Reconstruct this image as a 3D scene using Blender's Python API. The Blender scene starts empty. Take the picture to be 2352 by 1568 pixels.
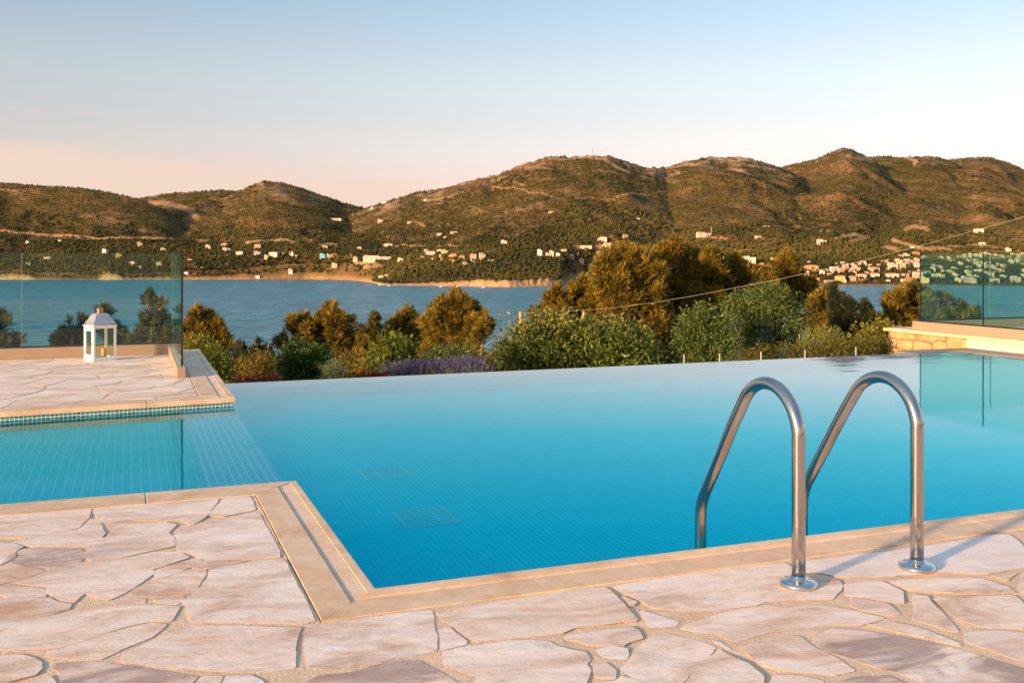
import bpy, bmesh, math, random
import numpy as np
from mathutils import Vector, Matrix
S = bpy.context.scene
C = S.collection
PI = math.pi
R = math.radians

# ------------------------------------------------------------------ camera
# World x runs along the pool's long edge, y away from the deck, z up (deck = 0).
CH = 1.10                     # eye height above the deck
YAW = R(21.04)
CA, SA = math.cos(YAW), math.sin(YAW)
FP = 2271.0                   # focal length in units of a 2352-wide frame
cam_d = bpy.data.cameras.new('camera')
cam = bpy.data.objects.new('camera', cam_d)
C.objects.link(cam)
S.camera = cam
cam.location = (0, 0, CH)
cam.rotation_euler = (PI/2, 0, -YAW)
cam_d.sensor_width = 36.0
cam_d.lens = 36.0*FP/2352.0
cam_d.shift_y = -194.0/2352.0
cam_d.clip_start = 0.05
cam_d.clip_end = 60000

# ------------------------------------------------------------------ world, sun, exposure
SUN_EL = R(9.5)
SUN_ROT = R(-112)             # compass angle of the sun, clockwise from +y
world = bpy.data.worlds.new('World')
S.world = world
world.use_nodes = True
wn = world.node_tree.nodes
wl = world.node_tree.links
bg = wn['Background']
sky = wn.new('ShaderNodeTexSky')
sky.sky_type = 'NISHITA'
sky.sun_disc = False
sky.sun_elevation = SUN_EL
sky.sun_rotation = SUN_ROT
sky.air_density = 1.0
sky.dust_density = 1.0
sky.ozone_density = 1.0
tc = wn.new('ShaderNodeTexCoord')
sep = wn.new('ShaderNodeSeparateXYZ')
wl.new(tc.outputs['Generated'], sep.inputs[0])
ramp = wn.new('ShaderNodeValToRGB')       # tint of the evening air by height above the horizon
el = ramp.color_ramp
el.interpolation = 'EASE'
def zr(deg): return math.sin(R(deg))
stops = [(0.0, (0.88, 0.62, 0.86)), (zr(4), (0.80, 0.545, 0.68)), (zr(7), (0.82, 0.62, 0.66)),
         (zr(10.5), (0.86, 0.70, 0.69)), (zr(15), (0.76, 0.71, 0.73)), (zr(35), (0.98, 0.98, 1.0)), (1.0, (2.05, 1.85, 1.62))]
el.elements[0].position = 0.0; el.elements[0].color = stops[0][1]+(1,)
el.elements[1].position = 1.0; el.elements[1].color = stops[-1][1]+(1,)
for p, c_ in stops[1:-1]:
    e = el.elements.new(p); e.color = c_+(1,)
wl.new(sep.outputs['Z'], ramp.inputs[0])
mul = wn.new('ShaderNodeMix'); mul.data_type = 'RGBA'; mul.blend_type = 'MULTIPLY'; mul.inputs['Factor'].default_value = 1
wl.new(sky.outputs[0], mul.inputs['A']); wl.new(ramp.outputs[0], mul.inputs['B'])
# thin pink cloud bank low in the sky, higher towards the left
mp = wn.new('ShaderNodeMapping'); mp.inputs['Scale'].default_value = (2.6, 2.6, 42)
wl.new(tc.outputs['Generated'], mp.inputs[0])
cn = wn.new('ShaderNodeTexNoise'); cn.inputs['Scale'].default_value = 1.6; cn.inputs['Detail'].default_value = 6; cn.inputs['Distortion'].default_value = 0.4
wl.new(mp.outputs[0], cn.inputs['Vector'])
def mth(nt, op, a, b=None, clamp=False):
    n = nt.nodes.new('ShaderNodeMath'); n.operation = op; n.use_clamp = clamp
    for i, v in enumerate((a, b)):
        if v is None: continue
        if isinstance(v, (int, float)): n.inputs[i].default_value = v
        else: nt.links.new(v, n.inputs[i])
    return n.outputs[0]
wt = world.node_tree
# left-ness: 1 towards the left of the view, 0 towards the right
lft = mth(wt, 'ADD', mth(wt, 'MULTIPLY', sep.outputs['X'], -CA), mth(wt, 'MULTIPLY', sep.outputs['Y'], SA))
top = mth(wt, 'ADD', 0.075, mth(wt, 'MULTIPLY', lft, 0.095))        # top of the bank
top = mth(wt, 'ADD', top, mth(wt, 'MULTIPLY', mth(wt, 'SUBTRACT', cn.outputs['Fac'], 0.5), 0.085))
bank = mth(wt, 'DIVIDE', mth(wt, 'SUBTRACT', top, sep.outputs['Z']), 0.022, True)
bank = mth(wt, 'MULTIPLY', bank, mth(wt, 'DIVIDE', mth(wt, 'ADD', lft, 0.14), 0.25, True))
streak = mth(wt, 'MULTIPLY', mth(wt, 'SUBTRACT', cn.outputs['Fac'], 0.57), 7.0, True)
streak = mth(wt, 'MULTIPLY', streak, mth(wt, 'DIVIDE', mth(wt, 'SUBTRACT', 0.15, sep.outputs['Z']), 0.04, True))
streak = mth(wt, 'MULTIPLY', streak, mth(wt, 'DIVIDE', mth(wt, 'ADD', lft, 0.0), 0.4, True))
cf = mth(wt, 'MAXIMUM', mth(wt, 'MULTIPLY', bank, 0.80), mth(wt, 'MULTIPLY', streak, 0.85))
cmx = wn.new('ShaderNodeMix'); cmx.data_type = 'RGBA'
wl.new(cf, cmx.inputs['Factor']); wl.new(mul.outputs['Result'], cmx.inputs['A'])
cmx.inputs['B'].default_value = (2.85, 2.20, 1.82, 1)
wl.new(cmx.outputs['Result'], bg.inputs['Color'])
bg.inputs['Strength'].default_value = 0.15
sun_d = bpy.data.lights.new('sun', 'SUN')
sun_d.energy = 5.0
sun_d.angle = R(3.0)
sun_d.color = (1.0, 0.61, 0.31)
sun = bpy.data.objects.new('sun', sun_d)
C.objects.link(sun)
sdir = Vector((math.sin(SUN_ROT)*math.cos(SUN_EL), math.cos(SUN_ROT)*math.cos(SUN_EL), math.sin(SUN_EL)))
sun.rotation_euler = sdir.to_track_quat('Z', 'Y').to_euler()
sun.location = (-20, -10, 20)
vs = S.view_settings
vs.view_transform = 'Standard'; vs.look = 'None'; vs.gamma = 1; vs.use_curve_mapping = False
vs.exposure = 1.10
S.render.engine = 'CYCLES'
cy = S.cycles
cy.use_denoising = True
cy.max_bounces = 12; cy.transparent_max_bounces = 16; cy.transmission_bounces = 10; cy.glossy_bounces = 6; cy.diffuse_bounces = 6
cy.caustics_refractive = True; cy.caustics_reflective = True
cy.sample_clamp_indirect = 6.0
cy.use_adaptive_sampling = True

# ------------------------------------------------------------------ helpers
rng = np.random.default_rng(7)
random.seed(7)
def W(px, py, z=0.0):
    """point where the line of sight through frame point (px, py) meets height z"""
    d = (CH-z)*FP/(py-590.0)
    xr = (px-1176.0)/FP*d
    return Vector((xr*CA+d*SA, -xr*SA+d*CA, z))
def P(px, d, z=None, py=None):
    """point at distance d along the view axis"""
    xr = (px-1176.0)/FP*d
    if z is None: z = CH-(py-590.0)*d/FP
    return Vector((xr*CA+d*SA, -xr*SA+d*CA, z))
def tag(o, label=None, cat=None, group=None, kind=None):
    if label: o['label'] = label
    if cat: o['category'] = cat
    if group: o['group'] = group
    if kind: o['kind'] = kind
    return o
def empty(name, loc, label=None, cat=None, group=None, rz=0):
    o = bpy.data.objects.new(name, None); C.objects.link(o)
    o.location = loc; o.rotation_euler = (0, 0, rz); o.empty_display_size = 0.1
    return tag(o, label, cat, group)
def link(name, me, mats=None, parent=None, loc=None):
    o = bpy.data.objects.new(name, me); C.objects.link(o)
    if mats is not None:
        for m in (mats if isinstance(mats, (list, tuple)) else [mats]): me.materials.append(m)
    if loc is not None: o.location = loc
    if parent is not None: o.parent = parent
    return o
def npmesh(name, verts, faces, smooth=False):
    """verts (n,3), faces (m,k) arrays -> mesh"""
    verts = np.asarray(verts, dtype=np.float32); faces = np.asarray(faces, dtype=np.int32)
    me = bpy.data.meshes.new(name)
    me.vertices.add(len(verts)); me.vertices.foreach_set('co', verts.ravel())
    k = faces.shape[1]
    me.loops.add(faces.size); me.loops.foreach_set('vertex_index', faces.ravel())
    me.polygons.add(len(faces)); me.polygons.foreach_set('loop_start', np.arange(0, faces.size, k, dtype=np.int32))
    me.polygons.foreach_set('use_smooth', np.full(len(faces), smooth, dtype=bool))
    me.update(calc_edges=True)
    return me
def fattr(me, name, vals):
    a = me.attributes.new(name, 'FLOAT', 'POINT'); a.data.foreach_set('value', np.asarray(vals, dtype=np.float32))
class MB:
    """collects shapes into one mesh"""
    def __init__(s): s.bm = bmesh.new(); s.mi = 0
    def _fin(s, fs):
        for f in fs: f.material_index = s.mi
    def box(s, x0, x1, y0, y1, z0, z1, bev=0.0):
        vsx = [s.bm.verts.new(p) for p in ((x0,y0,z0),(x1,y0,z0),(x1,y1,z0),(x0,y1,z0),(x0,y0,z1),(x1,y0,z1),(x1,y1,z1),(x0,y1,z1))]
        fs = [s.bm.faces.new([vsx[i] for i in q]) for q in ((3,2,1,0),(4,5,6,7),(0,1,5,4),(1,2,6,5),(2,3,7,6),(3,0,4,7))]
        s._fin(fs)
        if bev:
            es = {e for f in fs for e in f.edges}
            r = bmesh.ops.bevel(s.bm, geom=list(es), offset=bev, segments=2, affect='EDGES', profile=0.6)
            s._fin(r['faces'])
        return s
    def prism(s, poly, z0, z1, bev=0.0, top_only=False):
        lo = [s.bm.verts.new((p[0], p[1], z0)) for p in poly]; hi = [s.bm.verts.new((p[0], p[1], z1)) for p in poly]
        n = len(poly)
        area = sum(poly[i][0]*poly[(i+1)%n][1]-poly[(i+1)%n][0]*poly[i][1] for i in range(n))
        if area < 0: lo.reverse(); hi.reverse()
        t = s.bm.faces.new(hi); fs = [t]
        if not top_only: fs.append(s.bm.faces.new(lo[::-1]))
        for i in range(n): fs.append(s.bm.faces.new((lo[i], lo[(i+1)%n], hi[(i+1)%n], hi[i])))
        s._fin(fs)
        if bev:
            r = bmesh.ops.bevel(s.bm, geom=list(t.edges), offset=bev, segments=2, affect='EDGES', profile=0.6)
            s._fin(r['faces'])
        return s
    def tube(s, pts, r, seg=12, caps=True):
        pts = [Vector(p) for p in pts]; rs = r if isinstance(r, (list, tuple)) else [r]*len(pts)
        rings = []; up = None
        for i, p in enumerate(pts):
            t = (pts[min(i+1, len(pts)-1)]-pts[max(i-1, 0)]).normalized()
            if up is None:
                up = Vector((0, 0, 1)) if abs(t.z) < 0.9 else Vector((1, 0, 0))
            a = t.cross(up).normalized(); b = a.cross(t).normalized(); up = b
            rings.append([s.bm.verts.new(p+(a*math.cos(2*PI*k/seg)+b*math.sin(2*PI*k/seg))*rs[i]) for k in range(seg)])
        fs = []
        for i in range(len(rings)-1):
            for k in range(seg):
                f = s.bm.faces.new((rings[i][k], rings[i][(k+1)%seg], rings[i+1][(k+1)%seg], rings[i+1][k])); f.smooth = True; fs.append(f)
        if caps:
            fs.append(s.bm.faces.new(rings[0][::-1])); fs.append(s.bm.faces.new(rings[-1]))
        s._fin(fs); return s
    def lathe(s, prof, seg=24, c=(0, 0, 0), smooth=True):
        rings = [[s.bm.verts.new((c[0]+r*math.cos(2*PI*k/seg), c[1]+r*math.sin(2*PI*k/seg), c[2]+z)) for k in range(seg)] for r, z in prof]
        fs = []
        for i in range(len(rings)-1):
            for k in range(seg):
                f = s.bm.faces.new((rings[i][k], rings[i][(k+1)%seg], rings[i+1][(k+1)%seg], rings[i+1][k])); f.smooth = smooth; fs.append(f)
        fs.append(s.bm.faces.new(rings[0][::-1])); fs.append(s.bm.faces.new(rings[-1]))
        s._fin(fs); return s
    def face(s, pts):
        f = s.bm.faces.new([s.bm.verts.new(p) for p in pts]); s._fin([f]); return s
    def build(s, name, mats, parent=None, loc=None, recalc=True):
        if recalc: bmesh.ops.recalc_face_normals(s.bm, faces=s.bm.faces)
        me = bpy.data.meshes.new(name); s.bm.to_mesh(me); s.bm.free()
        return link(name, me, mats, parent, loc)
# value noise in numpy
def _hash(ix, iy, seed):
    h = (ix.astype(np.int64)*374761393 + iy.astype(np.int64)*668265263 + seed*982451653) & 0x7fffffff
    h = ((h ^ (h >> 13))*1274126177) & 0x7fffffff
    return ((h ^ (h >> 16)) & 0xffff)/65535.0
def vnoise(x, y, seed=0):
    ix = np.floor(x); iy = np.floor(y); fx = x-ix; fy = y-iy
    fx = fx*fx*fx*(fx*(fx*6-15)+10); fy = fy*fy*fy*(fy*(fy*6-15)+10)
    a = _hash(ix, iy, seed); b = _hash(ix+1, iy, seed); c = _hash(ix, iy+1, seed); d = _hash(ix+1, iy+1, seed)
    return (a*(1-fx)+b*fx)*(1-fy)+(c*(1-fx)+d*fx)*fy
def fbm(x, y, oc=5, seed=0, gain=0.5):
    s = 0; a = 1; t = 0
    for o in range(oc):
        s = s+a*(vnoise(x*2**o+o*17.3, y*2**o-o*9.1, seed+o)-0.5)*2; t += a; a *= gain
    return s/t
def ridged(x, y, oc=4, seed=0):
    s = 0; a = 1; t = 0
    for o in range(oc):
        s = s+a*(1-np.abs(vnoise(x*2**o+o*11.3, y*2**o-o*5.1, seed+o)*2-1)); t += a; a *= 0.5
    return s/t

# ------------------------------------------------------------------ materials
class NM:
    def __init__(s, name):
        s.m = bpy.data.materials.new(name); s.m.use_nodes = True; s.nt = s.m.node_tree; s.nt.nodes.clear()
        s.out = s.nt.nodes.new('ShaderNodeOutputMaterial')
        s.tc = s.nt.nodes.new('ShaderNodeTexCoord')
    def n(s, t, **kw):
        nd = s.nt.nodes.new(t)
        for k, v in kw.items():
            if k in nd.inputs: s.set(nd.inputs[k], v)
            else: setattr(nd, k, v)
        return nd
    def set(s, inp, v):
        if hasattr(v, 'is_linked') or isinstance(v, bpy.types.NodeSocket): s.nt.links.new(v, inp)
        else:
            if isinstance(v, tuple) and len(v) == 3 and len(inp.default_value) == 4: v = v+(1,)
            inp.default_value = v
    def math(s, op, a, b=None, clamp=False): return mth(s.nt, op, a, b, clamp)
    def coord(s, scale=(1,1,1), rot=(0,0,0), loc=(0,0,0), src='Object'):
        m = s.n('ShaderNodeMapping'); s.nt.links.new(s.tc.outputs[src], m.inputs[0])
        m.inputs['Scale'].default_value = scale; m.inputs['Rotation'].default_value = rot; m.inputs['Location'].default_value = loc
        return m.outputs[0]
    def noise(s, scale, detail=4, rough=0.5, vec=None, dist=0.0):
        n = s.n('ShaderNodeTexNoise'); n.inputs['Scale'].default_value = scale; n.inputs['Detail'].default_value = detail
        n.inputs['Roughness'].default_value = rough; n.inputs['Distortion'].default_value = dist
        s.nt.links.new(vec if vec is not None else s.tc.outputs['Object'], n.inputs['Vector'])
        return n.outputs['Fac']
    def ramp(s, fac, stops, interp='LINEAR'):
        r = s.n('ShaderNodeValToRGB'); cr = r.color_ramp; cr.interpolation = interp
        cr.elements[0].position = stops[0][0]; cr.elements[0].color = tuple(stops[0][1])+(1,)
        cr.elements[1].position = stops[-1][0]; cr.elements[1].color = tuple(stops[-1][1])+(1,)
        for p, c_ in stops[1:-1]:
            e = cr.elements.new(p); e.color = tuple(c_)+(1,)
        s.nt.links.new(fac, r.inputs[0]); return r.outputs[0]
    def mix(s, fac, a, b, blend='MIX'):
        m = s.n('ShaderNodeMix'); m.data_type = 'RGBA'; m.blend_type = blend
        s.set(m.inputs['Factor'], fac); s.set(m.inputs[6], a); s.set(m.inputs[7], b)
        return m.outputs[2]
    def attr(s, name, out='Fac'):
        a = s.n('ShaderNodeAttribute'); a.attribute_name = name; return a.outputs[out]
    def island(s):
        g = s.n('ShaderNodeNewGeometry'); return g.outputs['Random Per Island']
    def bump(s, h, strength=0.3, dist=0.01, normal=None):
        b = s.n('ShaderNodeBump'); b.inputs['Strength'].default_value = strength; b.inputs['Distance'].default_value = dist
        s.nt.links.new(h, b.inputs['Height'])
        if normal is not None: s.nt.links.new(normal, b.inputs['Normal'])
        return b.outputs[0]
    def bsdf(s, color, rough=0.6, normal=None, metallic=0.0, spec=0.5, **kw):
        b = s.n('ShaderNodeBsdfPrincipled'); s.set(b.inputs['Base Color'], color); s.set(b.inputs['Roughness'], rough)
        b.inputs['Metallic'].default_value = metallic; b.inputs['Specular IOR Level'].default_value = spec
        if normal is not None: s.nt.links.new(normal, b.inputs['Normal'])
        for k, v in kw.items(): s.set(b.inputs[k], v)
        return b.outputs[0]
    def done(s, shader):
        s.nt.links.new(shader, s.out.inputs['Surface']); return s.m
M = {}
def simple(name, color, rough=0.6, var=0.12, scale=6.0, bump=0.15, bd=0.003, **kw):
    k = NM(name); n = k.noise(scale, 5)
    c1 = tuple(min(1, x*(1+var)) for x in color); c0 = tuple(x*(1-var) for x in color)
    col = k.ramp(n, [(0.3, c0), (0.7, c1)])
    return k.done(k.bsdf(col, rough, k.bump(k.noise(scale*8, 4), bump, bd), **kw))
def mat_stone():
    k = NM('flagstone')
    v = k.coord((1, 2.2, 1), (0, 0, 0.25))
    big = k.noise(2.3, 6, 0.68, v, 0.9); fine = k.noise(14, 6, 0.65, v); isl = k.island()
    col = k.ramp(big, [(0.30, (0.50, 0.34, 0.24)), (0.41, (0.68, 0.53, 0.43)), (0.52, (0.80, 0.69, 0.61)), (0.66, (0.85, 0.79, 0.73))])
    tint = k.ramp(isl, [(0.0, (0.90, 0.83, 0.80)), (0.35, (1.0, 0.97, 0.95)), (0.7, (0.97, 0.92, 0.86)), (1.0, (1.0, 1.0, 1.0))])
    col = k.mix(1.0, col, tint, 'MULTIPLY')
    spots = k.ramp(k.noise(7, 5, 0.7, v, 1.2), [(0.57, (0, 0, 0)), (0.72, (1, 1, 1))])
    col = k.mix(k.math('MULTIPLY', spots, 0.55), col, (0.50, 0.31, 0.19))
    pits = k.ramp(k.noise(34, 3, 0.6, v), [(0.66, (0, 0, 0)), (0.74, (1, 1, 1))])
    col = k.mix(k.math('MULTIPLY', pits, 0.35), col, (0.42, 0.29, 0.21))
    # mineral stains of single slabs (a: brown-purple, o: rust, w: pale)
    stn = k.attr('stain'); rst = k.attr('rust'); wht = k.attr('pale')
    blot = k.ramp(k.noise(2.7, 6, 0.62, v, 0.9), [(0.40, (0, 0, 0)), (0.56, (1, 1, 1))])
    col = k.mix(k.math('MULTIPLY', k.math('MULTIPLY', blot, stn), 0.85), col, (0.27, 0.18, 0.155))
    col = k.mix(k.math('MULTIPLY', k.math('MULTIPLY', k.ramp(big, [(0.3, (1, 1, 1)), (0.6, (0, 0, 0))]), rst), 0.75), col, (0.52, 0.30, 0.17))
    col = k.mix(k.math('MULTIPLY', wht, 0.55), col, (0.84, 0.80, 0.78))
    h = k.math('ADD', k.math('MULTIPLY', k.noise(5, 6, 0.6, v), 1.0), k.math('MULTIPLY', fine, 0.35))
    h = k.math('SUBTRACT', h, k.math('MULTIPLY', pits, 0.25))
    return k.done(k.bsdf(col, 0.62, k.bump(h, 0.55, 0.011), spec=0.25))
def mat_mortar():
    k = NM('mortar')
    n = k.noise(9, 6, 0.7); g = k.noise(160, 3, 0.7)
    col = k.ramp(n, [(0.3, (0.60, 0.43, 0.29)), (0.7, (0.76, 0.61, 0.47))])
    col = k.mix(0.30, col, k.ramp(g, [(0.35, (0.50, 0.34, 0.22)), (0.65, (0.82, 0.66, 0.50))]))
    h = k.math('ADD', k.math('MULTIPLY', n, 1.0), k.math('MULTIPLY', g, 0.35))
    return k.done(k.bsdf(col, 0.85, k.bump(h, 0.8, 0.010), spec=0.15))
def mat_travertine(rough_finish=False):
    k = NM('coping_limestone_hammered' if rough_finish else 'coping_limestone')
    v = k.coord((1, 1, 1), (0, 0, 0.4))
    big = k.noise(3.2, 6, 0.62, v, 1.2); fine = k.noise(26, 5, 0.7, v)
    if rough_finish:
        col = k.ramp(big, [(0.3, (0.66, 0.46, 0.32)), (0.6, (0.76, 0.62, 0.50)), (0.8, (0.80, 0.69, 0.60))])
    else:
        col = k.ramp(big, [(0.28, (0.44, 0.23, 0.09)), (0.42, (0.62, 0.40, 0.22)), (0.60, (0.74, 0.53, 0.34)), (0.80, (0.79, 0.63, 0.46))])
    col = k.mix(0.25, col, k.ramp(fine, [(0.35, (0.50, 0.33, 0.2)), (0.65, (0.84, 0.70, 0.55))]))
    h = k.noise(180 if rough_finish else 60, 4, 0.7)
    return k.done(k.bsdf(col, 0.75 if rough_finish else 0.5, k.bump(h, 0.9 if rough_finish else 0.15, 0.006), spec=0.3))
def mat_mosaic(name, tile, cols, grout, gw=0.10, rough=0.18, axis='XY', bump=0.25):
    """small square tiles with grout lines, laid on object axes"""
    k = NM(name)
    sp = k.n('ShaderNodeSeparateXYZ'); k.nt.links.new(k.tc.outputs['Object'], sp.inputs[0])
    geo = k.n('ShaderNodeNewGeometry'); sn = k.n('ShaderNodeSeparateXYZ'); k.nt.links.new(geo.outputs['Normal'], sn.inputs[0])
    # pick the two in-plane axes from the face normal
    ax = k.math('GREATER_THAN', k.math('ABSOLUTE', sn.outputs['X']), 0.7)
    az = k.math('GREATER_THAN', k.math('ABSOLUTE', sn.outputs['Z']), 0.7)
    def pick(f, a, b):
        m = k.n('ShaderNodeMix'); m.data_type = 'FLOAT'; k.set(m.inputs[0], f); k.set(m.inputs[2], b); k.set(m.inputs[3], a); return m.outputs[0]
    U = pick(ax, sp.outputs['Y'], sp.outputs['X'])
    V = pick(az, sp.outputs['Y'], sp.outputs['Z'])
    Us = k.math('DIVIDE', U, tile); Vs = k.math('DIVIDE', V, tile)
    def line(x):
        f = k.math('SUBTRACT', x, k.math('FLOOR', x))
        e = k.math('ABSOLUTE', k.math('SUBTRACT', f, 0.5))
        return k.math('MULTIPLY', k.math('SUBTRACT', e, 0.5-gw/2-0.02), 1/0.03, True)
    g = k.math('MAXIMUM', line(Us), line(Vs))
    cb = k.n('ShaderNodeCombineXYZ'); k.nt.links.new(k.math('FLOOR', Us), cb.inputs[0]); k.nt.links.new(k.math('FLOOR', Vs), cb.inputs[1])
    wn_ = k.n('ShaderNodeTexWhiteNoise'); wn_.noise_dimensions = '3D'; k.nt.links.new(cb.outputs[0], wn_.inputs['Vector'])
    st = [(i/(len(cols)-1) if len(cols) > 1 else 0, c_) for i, c_ in enumerate(cols)]
    if len(cols) == 1: st = [(0, cols[0]), (1, cols[0])]
    col = k.mix(g, k.ramp(wn_.outputs['Value'], st), grout)
    return k.done(k.bsdf(col, rough, k.bump(k.math('SUBTRACT', 1.0, g), bump, 0.001), spec=0.5))
def mat_water():
    k = NM('pool_water')
    n1 = k.noise(1.5, 2, 0.5, k.coord((1.0, 1.6, 1))); n2 = k.noise(11, 2, 0.5)
    h = k.math('ADD', k.math('MULTIPLY', n1, 1.0), k.math('MULTIPLY', n2, 0.16))
    b = k.bump(h, 0.20, 0.008)
    g = k.n('ShaderNodeBsdfRefraction'); g.inputs['IOR'].default_value = 1.33; g.inputs['Roughness'].default_value = 0.0
    k.nt.links.new(b, g.inputs['Normal'])
    fr = k.n('ShaderNodeFresnel'); fr.inputs['IOR'].default_value = 1.62; k.nt.links.new(b, fr.inputs['Normal'])
    gl = k.n('ShaderNodeBsdfGlossy'); gl.inputs['Roughness'].default_value = 0.035; k.nt.links.new(b, gl.inputs['Normal'])
    k.set(gl.inputs['Color'], k.ramp(fr.outputs[0], [(0.08, (0.0, 0.68, 1.0)), (0.26, (0.01, 0.80, 1.0)), (0.40, (0.26, 0.92, 1.0)), (0.53, (0.90, 1.0, 1.0))]))
    m = k.n('ShaderNodeMixShader'); k.nt.links.new(fr.outputs[0], m.inputs[0]); k.nt.links.new(g.outputs[0], m.inputs[1]); k.nt.links.new(gl.outputs[0], m.inputs[2])
    return k.done(m.outputs[0])
def mat_glass(name='balustrade_glass', tint=(0.80, 0.955, 0.93)):
    k = NM(name)
    fr = k.n('ShaderNodeFresnel'); gb = k.n('ShaderNodeNewGeometry')
    k.nt.links.new(k.math('SUBTRACT', 1.45, k.math('MULTIPLY', gb.outputs['Backfacing'], 1.45-1/1.45)), fr.inputs['IOR'])
    t = k.n('ShaderNodeBsdfTransparent'); t.inputs['Color'].default_value = tint+(1,)
    g = k.n('ShaderNodeBsdfGlossy'); g.inputs['Roughness'].default_value = 0.0; g.inputs['Color'].default_value = (0.9, 1, 0.98, 1)
    m = k.n('ShaderNodeMixShader'); k.nt.links.new(fr.outputs[0], m.inputs[0]); k.nt.links.new(t.outputs[0], m.inputs[1]); k.nt.links.new(g.outputs[0], m.inputs[2])
    return k.done(m.outputs[0])
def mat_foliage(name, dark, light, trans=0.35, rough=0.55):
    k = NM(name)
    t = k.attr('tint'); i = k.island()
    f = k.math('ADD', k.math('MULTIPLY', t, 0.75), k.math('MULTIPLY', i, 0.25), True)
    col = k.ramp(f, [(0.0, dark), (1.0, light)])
    d = k.bsdf(col, rough, spec=0.25)
    tr = k.n('ShaderNodeBsdfTranslucent'); k.nt.links.new(k.mix(1.0, col, (1.0, 0.95, 0.6), 'MULTIPLY'), tr.inputs['Color'])
    m = k.n('ShaderNodeMixShader'); m.inputs[0].default_value = trans; k.nt.links.new(d, m.inputs[1]); k.nt.links.new(tr.outputs[0], m.inputs[2])
    return k.done(m.outputs[0])
M['stone'] = mat_stone(); M['mortar'] = mat_mortar(); M['slab_edge'] = simple('slab_edge', (0.34, 0.23, 0.15), 0.9, 0.2, 20, 0.4, 0.01); M['coping'] = mat_travertine(); M['coping_rough'] = mat_travertine(True)
M['tile_deep'] = mat_mosaic('pool_mosaic', 0.030, [(0.0, 0.74, 0.96), (0.0, 0.82, 0.99), (0.0, 0.78, 0.98)], (0.06, 0.90, 0.99), 0.15)
M['tile_shallow'] = mat_mosaic('shallow_mosaic', 0.05, [(0.0, 0.76, 0.90), (0.0, 0.82, 0.94)], (0.55, 0.95, 0.98), 0.10)
M['tile_band'] = mat_mosaic('band_mosaic', 0.029, [(0.01, 0.12, 0.20), (0.03, 0.24, 0.26), (0.05, 0.30, 0.28), (0.01, 0.16, 0.26)], (0.75, 0.72, 0.66), 0.12)
M['tile_lip'] = mat_mosaic('lip_mosaic', 0.030, [(0.25, 0.62, 0.78), (0.32, 0.68, 0.82)], (0.55, 0.78, 0.85), 0.12)
M['tile_white'] = mat_mosaic('white_mosaic', 0.032, [(0.50, 0.56, 0.54), (0.44, 0.52, 0.50), (0.52, 0.56, 0.52), (0.30, 0.38, 0.40), (0.50, 0.56, 0.54)], (0.20, 0.34, 0.36), 0.20)
M['water'] = mat_water(); M['glass'] = mat_glass()
M['lantern_glass'] = mat_glass('lantern_glass', (0.93, 0.93, 0.90))
M['render'] = simple('beige_render', (0.27, 0.205, 0.15), 0.8, 0.06, 3)
M['gasket'] = simple('black_gasket', (0.012, 0.012, 0.012), 0.5, 0.1)
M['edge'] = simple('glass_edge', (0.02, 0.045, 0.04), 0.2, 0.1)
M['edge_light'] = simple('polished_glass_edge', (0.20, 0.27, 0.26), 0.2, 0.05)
M['white'] = simple('white_paint', (0.80, 0.77, 0.72), 0.45, 0.04, 20)
M['tin'] = simple('pale_metal_roof', (0.60, 0.54, 0.56), 0.30, 0.05, 20, metallic=0.75)
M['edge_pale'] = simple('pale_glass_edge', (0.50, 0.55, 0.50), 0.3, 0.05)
M['rust'] = simple('aged_brass', (0.42, 0.20, 0.09), 0.5, 0.3, 40)
M['dark'] = simple('dark_metal', (0.03, 0.025, 0.02), 0.5, 0.1)
M['wax'] = simple('candle_wax', (0.62, 0.32, 0.16), 0.5, 0.15, 30)
M['grate'] = simple('grate_plastic', (0.16, 0.80, 0.88), 0.4, 0.05)
M['lamp'] = simple('lamp_lens', (0.85, 0.92, 0.92), 0.3, 0.03)
M['bark'] = simple('bark', (0.20, 0.12, 0.08), 0.9, 0.4, 8, 0.8, 0.02)
M['bark_pale'] = simple('bark_pale', (0.36, 0.27, 0.20), 0.9, 0.3, 8, 0.8, 0.02)
M['pole'] = simple('wood_pole', (0.42, 0.25, 0.13), 0.85, 0.25, 4, 0.4, 0.01)
M['galv'] = simple('galvanised_steel', (0.36, 0.36, 0.35), 0.55, 0.1, 10)
M['cable'] = simple('cable_sheath', (0.42, 0.36, 0.30), 0.7, 0.1, 10)
k = NM('brushed_steel')
br = k.noise(60, 3, 0.6, k.coord((30, 30, 1.2)))
M['steel'] = k.done(k.bsdf((0.50, 0.455, 0.42), k.math('ADD', 0.08, k.math('MULTIPLY', br, 0.14)), k.bump(br, 0.06, 0.001), metallic=1.0))
k = NM('polished_steel')
M['chrome'] = k.done(k.bsdf((0.62, 0.62, 0.62), 0.05, k.bump(k.noise(25, 2), 0.05, 0.002), metallic=1.0))

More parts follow.
